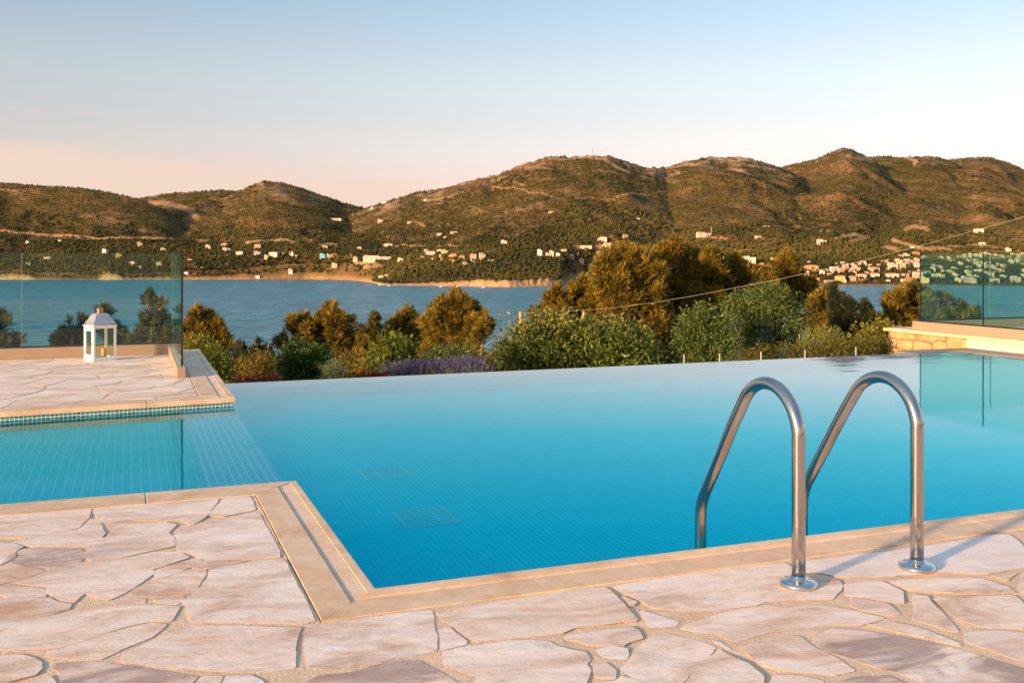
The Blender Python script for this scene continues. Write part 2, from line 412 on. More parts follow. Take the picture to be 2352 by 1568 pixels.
# ------------------------------------------------------------------ pool basin and water
WZ = -0.07                    # water level
FZ = -0.85                    # deep floor
U0, U1, V0, V1 = 0.755, 9.56, 3.22, 9.48
VS0 = 4.93                    # near edge of the shallow pool
def LF(u): return 7.925+0.0975*u          # front edge of the far left terrace
def refr(px, py, plane, val):
    """point on plane 'x','y' or 'z' = val seen at frame point (px, py) through the water surface"""
    a = W(px, py, WZ); d = (a-Vector((0, 0, CH))).normalized(); n = Vector((0, 0, 1))
    eta = 1/1.33; c = -d.dot(n); t = d*eta+n*(eta*c-math.sqrt(1-eta*eta*(1-c*c)))
    i = 'xyz'.index(plane)
    return a+t*((val-a[i])/t[i])
b = MB()
def quad(b, p, mi):
    b.mi = mi; b.face(p)
quad(b, [(0.74, 3.235, FZ), (U1, 3.235, FZ), (U1, 9.15, FZ), (0.74, 9.15, FZ)], 0)          # deep floor
quad(b, [(0.74, 9.15, FZ), (U1, 9.15, FZ), (U1, 9.15, -0.084), (0.74, 9.15, -0.084)], 0)      # far wall
quad(b, [(0.74, 3.235, FZ), (U1, 3.235, FZ), (U1, 3.235, -0.03), (0.74, 3.235, -0.03)], 0)    # near wall
quad(b, [(0.74, 3.235, FZ), (0.74, 4.915, FZ), (0.74, 4.915, -0.03), (0.74, 3.235, -0.03)], 0)
quad(b, [(0.74, 4.915, FZ), (0.74, 8.0, FZ), (0.74, 8.0, -0.084), (0.74, 4.915, -0.084)], 0)
quad(b, [(0.74, 8.0, FZ), (0.74, 9.15, FZ), (0.74, 9.15, -0.03), (0.74, 8.0, -0.03)], 0)
quad(b, [(U1, 3.235, FZ), (U1, 9.15, FZ), (U1, 9.15, -0.084), (U1, 3.235, -0.084)], 0)
quad(b, [(0.74, 9.15, -0.084), (U1+0.12, 9.15, -0.084), (U1+0.12, 9.482, -0.078), (0.74, 9.482, -0.078)], 1)   # overflow lip
quad(b, [(0.74, 9.482, -0.078), (U1+0.12, 9.482, -0.078), (U1+0.12, 9.56, -0.75), (0.74, 9.56, -0.75)], 1)
quad(b, [(0.74, 9.15, -0.03), (0.74, 9.482, -0.03), (0.74, 9.482, -0.9), (0.74, 9.15, -0.9)], 0)
quad(b, [(U1, 3.235, -0.084), (U1+0.12, 3.235, -0.084), (U1+0.12, 9.15, -0.084), (U1, 9.15, -0.084)], 1)      # right lip
quad(b, [(0.36, 4.915, -0.13), (0.74, 4.915, -0.084), (0.74, 8.0, -0.084), (0.36, 7.965, -0.13)], 3)            # spill shelf
quad(b, [(0.36, 4.915, -0.13), (0.36, 7.965, -0.13), (0.36, 7.965, -0.5), (0.36, 4.915, -0.5)], 2)
quad(b, [(-8, 4.915, -0.5), (0.36, 4.915, -0.5), (0.36, 7.965, -0.5), (-8, 7.15, -0.5)], 2)                    # shallow floor
quad(b, [(-8, 4.915, -0.5), (0.36, 4.915, -0.5), (0.36, 4.915, -0.03), (-8, 4.915, -0.03)], 2)
quad(b, [(0.36, 4.915, -0.5), (0.74, 4.915, -0.5), (0.74, 4.915, -0.03), (0.36, 4.915, -0.03)], 2)
M['tile_shelf'] = mat_mosaic('shelf_mosaic', 0.042, [(0.10, 0.60, 0.85), (0.14, 0.66, 0.88), (0.10, 0.63, 0.86)], (0.80, 0.93, 0.97), 0.13)
tag(b.build('pool_basin', [M['tile_deep'], M['tile_lip'], M['tile_shallow'], M['tile_shelf']], recalc=False), kind='structure')
wpoly = [(-8, 4.92), (0.745, 4.92), (0.745, 3.24), (U1+0.115, 3.24), (U1+0.115, 9.484), (0.745, 9.484), (0.745, 8.005), (-8, 7.155)]
b = MB(); b.face([(x, y, WZ) for x, y in wpoly])
wo = b.build('pool_water', M['water'], recalc=False)
if wo.data.polygons[0].normal.z < 0: wo.data.flip_normals()
tag(wo, kind='structure')

# ------------------------------------------------------------------ flagstone paving
STONES = [
("n",[(-0.626,4.691),(-0.522,4.699),(-0.334,4.695),(-0.168,4.694),(-0.178,4.537),(-0.21,4.377),(-0.297,4.356),(-0.38,4.299),(-0.484,4.359),(-0.587,4.399)]),
("n",[(-0.158,4.684),(0.135,4.703),(0.372,4.701),(0.283,4.366),(0.233,4.28),(0.214,4.276),(0.188,4.373),(0.126,4.396),(0.003,4.438),(-0.065,4.417),(-0.108,4.44),(-0.129,4.524)]),
("n",[(-0.2,4.357),(-0.169,4.516),(-0.134,4.49),(-0.119,4.37),(-0.106,4.256),(-0.115,4.218),(-0.146,4.098),(-0.196,4.118),(-0.365,4.182),(-0.423,4.264),(-0.367,4.294),(-0.293,4.339)]),
("d",[(-0.382,4.141),(-0.359,4.146),(-0.194,4.078),(-0.164,4.001),(-0.16,3.953),(-0.186,3.901),(-0.219,3.874),(-0.28,3.881),(-0.347,3.924),(-0.396,3.973),(-0.387,4.041),(-0.397,4.118)]),
("n",[(-0.553,4.324),(-0.427,4.236),(-0.388,4.172),(-0.417,4.107),(-0.401,4.046),(-0.426,4.002),(-0.44,3.964),(-0.504,3.946)]),
("o",[(-0.5,3.911),(-0.437,3.933),(-0.393,3.937),(-0.332,3.88),(-0.292,3.831),(-0.333,3.774),(-0.408,3.729),(-0.473,3.697)]),
("n",[(-0.148,4.08),(-0.115,4.197),(-0.089,4.197),(-0.064,4.371),(0.125,4.356),(0.171,4.292),(0.127,4.177),(0.146,4.117),(0.151,3.984),(0.051,3.946),(-0.033,3.905),(-0.139,3.901),(-0.159,3.98)]),
("n",[(-0.283,3.828),(-0.178,3.885),(-0.139,3.883),(-0.021,3.877),(0.063,3.923),(0.163,3.894),(0.191,3.809),(0.107,3.74),(-0.085,3.589),(-0.139,3.54),(-0.15,3.508),(-0.167,3.458),(-0.218,3.499),(-0.251,3.59),(-0.262,3.653),(-0.372,3.73),(-0.401,3.726)]),
("n",[(-0.413,3.715),(-0.374,3.704),(-0.279,3.626),(-0.267,3.582),(-0.266,3.546),(-0.367,3.577),(-0.404,3.634)]),
("n",[(-0.134,3.527),(-0.085,3.567),(0.069,3.701),(0.068,3.652),(0.002,3.529),(-0.063,3.432),(-0.116,3.491)]),
("n",[(0.08,3.692),(0.196,3.78),(0.23,3.776),(0.234,3.73),(0.187,3.684),(0.103,3.602),(0.078,3.604)]),
("o",[(0.075,3.577),(0.103,3.583),(0.185,3.66),(0.24,3.639),(0.232,3.58),(0.216,3.515),(0.193,3.419),(0.159,3.396),(0.055,3.426),(-0.0,3.454),(0.009,3.512)]),
("n",[(-0.052,3.407),(-0.008,3.429),(0.038,3.401),(0.033,3.361),(-0.048,3.385)]),
("n",[(0.072,3.408),(0.097,3.399),(0.154,3.387),(0.152,3.343),(0.132,3.316),(0.096,3.344),(0.073,3.363)]),
("n",[(-0.19,3.357),(-0.15,3.365),(-0.049,3.362),(0.095,3.307),(0.135,3.281),(0.106,3.156),(0.037,3.185),(-0.074,3.139),(-0.138,3.09),(-0.187,3.065),(-0.344,3.102),(-0.416,3.116),(-0.428,3.213),(-0.36,3.243),(-0.256,3.326)]),
("n",[(-0.181,3.047),(-0.128,3.078),(-0.065,3.121),(0.045,3.167),(0.094,3.142),(0.083,3.108),(0.049,3.049),(-0.035,2.985),(-0.075,2.941),(-0.1,2.943),(-0.186,2.992),(-0.21,3.009),(-0.211,3.048)]),
("o",[(-0.459,3.588),(-0.396,3.564),(-0.365,3.555),(-0.25,3.518),(-0.233,3.477),(-0.186,3.432),(-0.191,3.387),(-0.205,3.379),(-0.257,3.342),(-0.362,3.264),(-0.413,3.229)]),
("n",[(0.392,4.686),(0.509,4.7),(0.501,4.424),(0.377,4.372),(0.308,4.405)]),
("n",[(0.508,4.377),(0.513,3.694),(0.39,3.724),(0.242,3.758),(0.231,3.817),(0.167,3.915),(0.167,4.027),(0.152,4.115),(0.179,4.189),(0.229,4.245),(0.33,4.306)]),
("b",[(0.241,3.737),(0.362,3.694),(0.384,3.69),(0.292,3.661),(0.243,3.646),(0.194,3.694),(0.159,3.742),(0.199,3.779)]),
("n",[(0.251,3.622),(0.34,3.655),(0.39,3.671),(0.514,3.658),(0.518,3.301),(0.516,2.995),(0.171,3.14),(0.162,3.193),(0.163,3.304),(0.16,3.333),(0.192,3.398),(0.221,3.453),(0.245,3.536)]),
("n",[(0.167,3.102),(0.264,3.059),(0.468,2.968),(0.446,2.91),(0.424,2.82),(0.411,2.747),(0.406,2.69),(0.339,2.689),(0.253,2.724),(0.081,2.819),(-0.023,2.901),(-0.014,2.941),(0.087,3.045)]),
("D",[(-0.187,2.944),(-0.104,2.923),(-0.033,2.868),(0.08,2.782),(0.157,2.719),(0.131,2.679),(0.098,2.589),(-0.16,2.688),(-0.171,2.878),(-0.188,2.913)]),
("n",[(0.176,2.712),(0.222,2.699),(0.212,2.68),(0.19,2.596),(0.144,2.613),(0.164,2.685)]),
("g",[(0.235,2.689),(0.292,2.674),(0.311,2.633),(0.319,2.546),(0.206,2.568)]),
("n",[(-0.41,3.078),(-0.286,3.038),(-0.259,3.007),(-0.235,2.97),(-0.232,2.93),(-0.239,2.895),(-0.295,2.875),(-0.382,2.863)]),
("n",[(-0.25,2.83),(-0.2,2.861),(-0.19,2.807),(-0.177,2.695),(-0.272,2.732)]),
("n",[(0.493,2.965),(0.548,2.962),(0.744,2.976),(0.869,2.966),(0.848,2.864),(0.829,2.812),(0.821,2.757),(0.795,2.669),(0.732,2.652),(0.664,2.657),(0.632,2.645),(0.49,2.65),(0.448,2.676),(0.455,2.758),(0.464,2.834),(0.476,2.913)]),
("d",[(0.465,2.612),(0.555,2.601),(0.648,2.633),(0.73,2.612),(0.74,2.569),(0.764,2.507),(0.789,2.429),(0.788,2.309),(0.403,2.457),(0.436,2.591)]),
("n",[(0.848,2.799),(0.88,2.81),(0.894,2.696),(0.885,2.675),(0.829,2.661),(0.81,2.658),(0.832,2.709)]),
("n",[(0.889,2.911),(0.89,2.942),(1.071,2.965),(1.191,2.967),(1.369,2.978),(1.475,2.967),(1.465,2.883),(1.447,2.78),(1.429,2.659),(1.299,2.676),(1.228,2.682),(1.177,2.658),(1.09,2.662),(0.986,2.674),(0.927,2.686),(0.913,2.733)]),
("n",[(0.813,2.646),(0.873,2.65),(0.955,2.645),(1.01,2.651),(1.068,2.629),(1.115,2.605),(1.118,2.577),(1.139,2.537),(1.176,2.502),(1.164,2.445),(1.143,2.428),(1.138,2.396),(1.102,2.34),(1.052,2.249),(0.796,2.306),(0.815,2.383),(0.851,2.459),(0.813,2.521),(0.791,2.544)]),
("n",[(1.179,2.628),(1.278,2.633),(1.389,2.62),(1.394,2.586),(1.373,2.534),(1.317,2.522),(1.298,2.507),(1.243,2.534),(1.218,2.544),(1.206,2.576),(1.176,2.601)]),
("g",[(1.221,2.502),(1.272,2.507),(1.299,2.483),(1.281,2.44),(1.27,2.424),(1.227,2.441),(1.222,2.468)]),
("n",[(1.173,2.412),(1.202,2.41),(1.205,2.358),(1.181,2.323),(1.138,2.349)]),
("n",[(1.49,2.867),(1.5,2.81),(1.486,2.789),(1.473,2.789)]),
("n",[(1.124,2.315),(1.171,2.293),(1.202,2.324),(1.242,2.254),(1.181,2.158),(1.069,2.201)]),
("g",[(1.477,2.726),(1.49,2.721),(1.539,2.611),(1.512,2.585),(1.455,2.595),(1.437,2.595)]),
("n",[(1.415,2.535),(1.465,2.538),(1.491,2.494),(1.54,2.399),(1.468,2.343),(1.388,2.29),(1.324,2.226),(1.272,2.165),(1.228,2.224),(1.226,2.362),(1.261,2.398),(1.349,2.488)]),
("n",[(1.538,2.375),(1.543,2.324),(1.555,2.275),(1.549,2.191),(1.52,2.156),(1.443,2.058),(1.27,2.124),(1.348,2.217),(1.391,2.275),(1.476,2.335)]),
("n",[(1.508,2.966),(1.751,2.979),(2.081,2.975),(2.193,2.968),(2.166,2.836),(2.249,2.746),(2.213,2.687),(2.098,2.601),(1.971,2.649),(1.892,2.665),(1.846,2.647),(1.719,2.653),(1.617,2.679),(1.537,2.737),(1.526,2.828)]),
("w",[(2.282,2.962),(2.724,2.942),(3.26,2.971),(3.106,2.712),(2.992,2.624),(2.76,2.622),(2.673,2.681),(2.451,2.723),(2.297,2.766),(2.221,2.859),(2.219,2.931)]),
("n",[(2.244,2.699),(2.286,2.715),(2.376,2.697),(2.371,2.586),(2.301,2.501),(2.277,2.51),(2.175,2.616)]),
("n",[(2.405,2.672),(2.477,2.675),(2.715,2.591),(2.73,2.488),(2.71,2.441),(2.533,2.509),(2.4,2.591)]),
("n",[(2.376,2.539),(2.41,2.51),(2.368,2.439),(2.327,2.351),(2.276,2.248),(2.259,2.249),(2.224,2.371),(2.28,2.424)]),
("n",[(2.422,2.491),(2.686,2.419),(2.633,2.337),(2.653,2.273),(2.531,2.169),(2.375,2.239),(2.35,2.322),(2.374,2.387)]),
("n",[(2.174,2.586),(2.245,2.508),(2.209,2.423),(2.188,2.415),(2.125,2.49),(2.131,2.541)]),
("n",[(1.549,2.578),(1.692,2.611),(1.814,2.633),(2.001,2.583),(2.066,2.536),(2.146,2.41),(2.041,2.392),(1.954,2.419),(1.838,2.442),(1.707,2.433),(1.62,2.41),(1.592,2.493),(1.522,2.551)]),
("D",[(1.941,2.396),(2.023,2.339),(2.127,2.215),(2.168,2.131),(2.23,1.979),(2.265,1.896),(2.095,1.754),(1.924,1.979),(1.901,2.085),(1.854,2.173),(1.818,2.282),(1.84,2.349)]),
("n",[(2.06,2.382),(2.149,2.369),(2.184,2.292),(2.205,2.173),(2.187,2.166),(2.126,2.272)]),
("n",[(2.282,2.23),(2.371,2.208),(2.493,2.136),(2.3,1.971),(2.266,2.036),(2.234,2.174)]),
("n",[(1.607,2.375),(1.681,2.389),(1.782,2.401),(1.814,2.375),(1.792,2.304),(1.805,2.21),(1.799,2.134),(1.722,2.132),(1.605,2.227),(1.591,2.251),(1.601,2.316)]),
("g",[(1.557,2.446),(1.573,2.428),(1.574,2.376),(1.566,2.374),(1.56,2.415)]),
("n",[(1.575,2.186),(1.659,2.141),(1.675,2.108),(1.57,2.033),(1.49,1.979),(1.41,2.009),(1.478,2.069)]),
("D",[(1.682,2.077),(1.761,2.091),(1.85,2.067),(1.871,1.973),(1.852,1.881),(1.82,1.803),(1.52,1.918),(1.582,1.985)]),
("n",[(2.781,2.597),(2.885,2.586),(2.784,2.535)]),
("n",[(2.9,2.58),(3.09,2.587),(2.82,2.36),(2.706,2.374),(2.75,2.464)]),
]

def roundpoly(p, n=2, q=0.22):
    for _ in range(n):
        r = []
        for i in range(len(p)):
            a, c = p[i], p[(i+1) % len(p)]
            r.append((a[0]*(1-q)+c[0]*q, a[1]*(1-q)+c[1]*q)); r.append((a[0]*q+c[0]*(1-q), a[1]*q+c[1]*(1-q)))
        p = r
    return p
def jitterpoly(p, step, amp, seed):
    out = []
    for i in range(len(p)):
        a, c = p[i], p[(i+1) % len(p)]
        L = math.hypot(c[0]-a[0], c[1]-a[1]); m = max(1, int(L/step))
        for j in range(m):
            t = j/m; out.append([a[0]+(c[0]-a[0])*t, a[1]+(c[1]-a[1])*t])
    A_ = np.array(out)
    A_[:, 0] += amp*fbm(A_[:, 0]*28+seed, A_[:, 1]*28, 3, seed); A_[:, 1] += amp*fbm(A_[:, 0]*28, A_[:, 1]*28+seed, 3, seed+5)
    return [tuple(q) for q in A_]
class Paving:
    def __init__(s): s.b = MB(); s.n = 0; s.info = []
    def add(s, poly, kind='n', z=0.0, th=0.02, bev=0.0014, step=0.03, amp=0.006):
        s.n += 1
        area = sum(poly[i][0]*poly[(i+1)%len(poly)][1]-poly[(i+1)%len(poly)][0]*poly[i][1] for i in range(len(poly)))
        if abs(area) < 0.002: return
        p = jitterpoly(roundpoly(poly, 1, 0.08), step, amp, s.n)
        n0 = len(s.b.bm.verts)
        s.b.mi = 1
        try: s.b.prism(p, z-th, z-0.0003*(s.n % 5), bev, top_only=True)
        except Exception: return
        s.b.bm.verts.ensure_lookup_table()
        s.info.append((n0, len(s.b.bm.verts), kind))
    def build(s, name):
        o = s.b.build(name, [M['mortar'], M['stone'], M['slab_edge']])
        for f in o.data.polygons:
            if f.material_index == 1 and f.normal.z < 0.8: f.material_index = 2     # slab sides coloured darker to tone down their sunlit glow
        return o
def clipcell(poly, a, c):
    # keep the side of the bisector of a,c nearer to a
    mx, my = (a[0]+c[0])/2, (a[1]+c[1])/2; nx, ny = c[0]-a[0], c[1]-a[1]
    out = []
    for i in range(len(poly)):
        p, q = poly[i], poly[(i+1) % len(poly)]
        sp_ = (p[0]-mx)*nx+(p[1]-my)*ny; sq = (q[0]-mx)*nx+(q[1]-my)*ny
        if sp_ <= 0: out.append(p)
        if sp_*sq < 0:
            t = sp_/(sp_-sq); out.append((p[0]+(q[0]-p[0])*t, p[1]+(q[1]-p[1])*t))
    return out
def clipline(poly, nx, ny, d):
    out = []
    for i in range(len(poly)):
        p, q = poly[i], poly[(i+1) % len(poly)]
        sp_ = p[0]*nx+p[1]*ny-d; sq = q[0]*nx+q[1]*ny-d
        if sp_ <= 0: out.append(p)
        if sp_*sq < 0:
            t = sp_/(sp_-sq); out.append((p[0]+(q[0]-p[0])*t, p[1]+(q[1]-p[1])*t))
    return out
def cells(x0, x1, y0, y1, sx, sy, gap, seed):
    r = random.Random(seed); seeds = []
    nx, ny = int((x1-x0)/sx), int((y1-y0)/sy)
    for i in range(-1, nx+2):
        for j in range(-1, ny+2):
            seeds.append((x0+(i+0.5+r.uniform(-.48, .48))*sx, y0+(j+0.5+r.uniform(-.48, .48))*sy))
    out = []
    for s_ in seeds:
        poly = [(s_[0]-2*sx, s_[1]-2*sy), (s_[0]+2*sx, s_[1]-2*sy), (s_[0]+2*sx, s_[1]+2*sy), (s_[0]-2*sx, s_[1]+2*sy)]
        for t in seeds:
            if t is not s_ and abs(t[0]-s_[0]) < 3*sx and abs(t[1]-s_[1]) < 3*sy:
                poly = clipcell(poly, s_, t)
                if len(poly) < 3: break
        if len(poly) < 3: continue
        cx = sum(p[0] for p in poly)/len(poly); cy_ = sum(p[1] for p in poly)/len(poly)
        g = gap*r.uniform(0.5, 1.8)
        q = []
        for p in poly:
            L = math.hypot(p[0]-cx, p[1]-cy_)
            q.append((cx+(p[0]-cx)*(1-g/max(L, .05)), cy_+(p[1]-cy_)*(1-g/max(L, .05))))
        out.append(q)
    return out
pv = Paving()
b = pv.b; b.mi = 0
b.prism([(-8, -5), (12.5, -5), (12.5, 2.998), (0.535, 2.998), (-8, 2.998)], -0.3, -0.0085)
b.prism([(-8, 2.998), (0.533, 2.998), (0.533, 4.708), (-8, 4.708)], -0.3, -0.0085)
def mortar_bed(bm_, x0, x1, y0, y1, step, keep, lo=-0.0050, amp=0.0042):
    # uneven mortar, hollow in places and nearly flush in others
    nx = int((x1-x0)/step)+1; ny = int((y1-y0)/step)+1
    gx_, gy_ = np.meshgrid(np.linspace(x0, x1, nx), np.linspace(y0, y1, ny))
    gz_ = np.clip(lo+amp*(0.55+1.5*fbm(gx_*3.1, gy_*3.1, 3, 71))+0.0008*fbm(gx_*30, gy_*30, 2, 72), -0.0070, -0.0022)
    vv_ = [[bm_.verts.new((gx_[j, i], gy_[j, i], gz_[j, i])) for i in range(nx)] for j in range(ny)]
    for j in range(ny-1):
        for i in range(nx-1):
            if keep(gx_[j, i], gy_[j, i], gx_[j+1, i+1], gy_[j+1, i+1]): bm_.faces.new((vv_[j][i], vv_[j][i+1], vv_[j+1][i+1], vv_[j+1][i])).smooth = True
mortar_bed(b.bm, -2.5, 5.5, 0.6, 2.997, 0.03, lambda a, c, e2, f: True)
mortar_bed(b.bm, -2.5, 0.532, 2.998, 4.707, 0.03, lambda a, c, e2, f: True)
def clamp_deck(u, v, left=True):
    if left: u = min(u, 0.522)
    else: v = min(v, 2.992)
    return (u, min(v, 4.70))
def grow(p, cx, cy_, g):
    L = max(math.hypot(p[0]-cx, p[1]-cy_), 1e-4); return (p[0]+(p[0]-cx)/L*g, p[1]+(p[1]-cy_)/L*g)
stains = []
for kd, poly in STONES:
    lf_ = sum(p[0] for p in poly)/len(poly) < 0.53 and sum(p[1] for p in poly)/len(poly) > 2.75
    q = [clamp_deck(*p, lf_) for p in poly]
    cx = sum(p[0] for p in q)/len(q); cy_ = sum(p[1] for p in q)/len(q)
    q = [clamp_deck(*grow(p, cx, cy_, 0.010 if cx < 0.6 else 0.008), lf_) for p in q]
    stains.append((kd, q)); pv.add(q, kd)
# slabs past the edges of the photograph
c0 = W(-10, 1580); c1 = W(2362, 1580); c2 = W(2362, 1190); c3 = W(-10, 1190)
def in_frame(p, m=0.0):
    pr = Vector((p[0], p[1], 0)); d = pr.x*SA+pr.y*CA; xr = pr.x*CA-pr.y*SA
    if d < 0.3: return False
    px = 1176+xr/d*FP; py = 590+CH/d*FP
    return -40-m < px < 2392+m and py < 1590+m
for q in cells(-8, 12.5, -5, 4.7, 0.62, 0.5, 0.022, 3):
    if any(in_frame(p) for p in q): continue
    cx = sum(p[0] for p in q)/len(q); cy_ = sum(p[1] for p in q)/len(q)
    if in_frame((cx, cy_)): continue
    q = clipline(q, 0, 1, 4.69); q = clipline(q, -1, 0, 8) if len(q) > 2 else q
    q = clipline(q, 0, -1, 5) if len(q) > 2 else q
    q = clipline(q, 1, 0, 12.4) if len(q) > 2 else q
    if len(q) < 3: continue
    if cx > 0.5: q = clipline(q, 0, 1, 2.985)
    elif max(p[1] for p in q) > 2.985: q = clipline(q, 1, 0, 0.515)
    if len(q) < 3: continue
    pv.add(q, 'n', step=0.06)
po = tag(pv.build('paving'), kind='structure')
# natural stains that belong to single slabs
def inpoly(x, y, poly):
    r = np.zeros(len(x), bool); n = len(poly)
    for i in range(n):
        x1, y1 = poly[i]; x2, y2 = poly[(i+1) % n]
        if y1 == y2: continue
        c_ = ((y1 > y) != (y2 > y)) & (x < (x2-x1)*(y-y1)/(y2-y1)+x1); r ^= c_
    return r
me = po.data; n_ = len(me.vertices); co = np.empty(n_*3, np.float32); me.vertices.foreach_get('co', co); co = co.reshape(-1, 3)
st = np.zeros(n_); ru = np.zeros(n_); wh = np.zeros(n_)
for kd, q in stains:
    if kd == 'n': continue
    cx = sum(p[0] for p in q)/len(q); cy_ = sum(p[1] for p in q)/len(q)
    q2 = [(cx+(p[0]-cx)*1.03, cy_+(p[1]-cy_)*1.03) for p in q]
    m_ = inpoly(co[:, 0], co[:, 1], q2) & (co[:, 2] > -0.03)
    if kd == 'd': st[m_] = 0.8
    if kd == 'D': st[m_] = 0.85
    if kd in 'ob': ru[m_] = 1.0
    if kd in 'gw': wh[m_] = 1.0
fattr(me, 'stain', st); fattr(me, 'rust', ru); fattr(me, 'pale', wh)

# ------------------------------------------------------------------ pool coping (near deck)
b = MB(); b.mi = 0
j1 = W(1483, 1303).x
cuts = [0.755, j1, j1+1.3, j1+2.6, j1+3.9, j1+5.2, j1+6.5, 12.4]
for i in range(len(cuts)-1):
    a, c = cuts[i]+(0.0015 if i else 0), cuts[i+1]-0.0015
    a2 = 0.535 if i == 0 else a; a3 = 0.675 if i == 0 else a
    b.prism([(a2, 3.0), (c, 3.0), (c, 3.14), (a3, 3.14)], -0.035, 0.0)
    # raised, slightly tilted pool-side band with a rounded nose
    prof = [(3.14, -0.035), (3.14, 0.0003), (3.150, 0.0035), (3.185, 0.0075), (3.205, 0.008), (3.216, 0.004), (3.220, -0.006), (3.220, -0.035)]
    va = []
    for (v, z) in prof:
        ua = a if i else min(max(a3+(v-3.14), 0.675), 0.755)
        va.append((b.bm.verts.new((ua, v, z)), b.bm.verts.new((c, v, z))))
    for t in range(len(prof)-1): b.bm.faces.new((va[t][0], va[t+1][0], va[t+1][1], va[t][1]))
    b.bm.faces.new([x[0] for x in va]); b.bm.faces.new([x[1] for x in va][::-1])
def vlo(u): return 3.0+(u-0.535)
def vhi(u): return 4.71+(u-0.535)
e = 0.0015
for (ua, ub, zt, mi) in ((0.537, 0.6535, 0.0, 0), (0.6560, 0.7180, -0.0035, 1), (0.7205, 0.755, 0.0, 0)):
    b.mi = mi
    b.prism([(ua, vlo(ua)+e), (ub, vlo(ub)+e), (ub, vhi(ub)-e), (ua, vhi(ua)-e)], -0.035, zt, 0.002 if mi == 0 else 0)
b.mi = 0
j2 = W(334, 1131).x
for a, c in ((-8, j2-1.25), (j2-1.247, j2-0.0015), (j2+0.0015, None)):
    if c is None: b.prism([(a, 4.712), (0.535, 4.712), (0.753, 4.93), (a, 4.93)], -0.035, 0.0, 0.004)
    else: b.prism([(a, 4.712), (c, 4.712), (c, 4.93), (a, 4.93)], -0.035, 0.0, 0.004)
b.mi = 2
b.prism([(0.54, 3.0), (12.3, 3.0), (12.3, 3.205), (0.745, 3.205)], -0.25, -0.037)
b.prism([(0.54, 3.01), (0.735, 3.205), (0.735, 4.90), (0.54, 4.72)], -0.25, -0.037)
b.prism([(-8, 4.72), (0.54, 4.72), (0.735, 4.905), (-8, 4.905)], -0.25, -0.037)
tag(b.build('pool_coping', [M['coping'], M['coping_rough'], M['mortar']]), kind='structure')

# ------------------------------------------------------------------ far left terrace
b = MB(); b.mi = 0
jx = [W(338, 940).x, W(338, 940).x-1.3, W(338, 940).x-2.6, -5.0, -8.0]
us = [0.755]+jx
for i in range(len(us)-1):
    a, c = us[i+1]+0.0015, us[i]-(0.0015 if i else 0)
    c2 = 0.50 if i == 0 else c
    b.prism([(a, LF(a)), (c, LF(c)), (c2, LF(c2)+0.20), (a, LF(a)+0.20)], -0.036, 0.0, 0.005)
for (ua, ub, zt, mi) in ((0.502, 0.640, 0.0, 0), (0.6425, 0.700, -0.0035, 1), (0.7025, 0.755, 0.0, 0)):
    b.mi = mi
    def vl(u): return LF(0.755)+(0.755-u)*(LF(0.5)+0.20-LF(0.755))/0.255+0.002
    for (va_, vb_) in ((None, 9.50), (9.503, 10.95), (10.953, 12.4)):
        lo = [(ua, vl(ua)), (ub, vl(ub))] if va_ is None else [(ua, va_), (ub, va_)]
        b.prism([lo[0], lo[1], (ub, vb_), (ua, vb_)], -0.036, zt, 0.0015 if mi == 0 else 0)
tag(b.build('terrace_coping', [M['coping'], M['coping_rough']]), kind='structure')
tp = Paving()
tp.b.mi = 0
tp.b.prism([(-8, LF(-8)+0.202), (0.500, LF(0.5)+0.202), (0.500, 12.4), (-8, 12.4)], -0.3, -0.0028)
for q in cells(-8, 0.5, 7.2, 12.3, 0.55, 0.38, 0.011, 21):
    q = clipline(q, 1, 0, 0.488)
    if len(q) > 2: q = clipline(q, 0.0975, -1, -(7.925+0.212))
    if len(q) > 2: q = clipline(q, -1, 0, 8)
    if len(q) > 2: q = clipline(q, 0, 1, 12.39)
    if len(q) > 2: tp.add(q, 'n', step=0.06, bev=0.003)
to = tag(tp.build('terrace_paving'), kind='structure')
n_ = len(to.data.vertices)
for a_ in ('stain', 'rust', 'pale'): fattr(to.data, a_, np.zeros(n_))
b = MB(); b.mi = 0
u_a, u_b = -8.0, 0.742
b.face([(u_a, LF(u_a)+0.014, -0.7), (u_b, LF(u_b)+0.014, -0.7), (u_b, LF(u_b)+0.014, -0.036), (u_a, LF(u_a)+0.014, -0.036)])
b.face([(0.742, LF(0.742)+0.014, -0.7), (0.742, 9.15, -0.7), (0.742, 9.15, -0.036), (0.742, LF(0.742)+0.014, -0.036)])
b.mi = 1
b.face([(0.742, 9.15, -1.5), (0.742, 12.38, -1.5), (0.742, 12.38, -0.036), (0.742, 9.15, -0.036)])
b.face([(0.742, 12.38, -1.5), (-8, 12.38, -1.5), (-8, 12.38, -0.036), (0.742, 12.38, -0.036)])
o = b.build('terrace_wall', [M['tile_band'], M['render']])
tag(o, 'low terrace wall with a band of small blue green tiles above the shallow pool', 'wall')

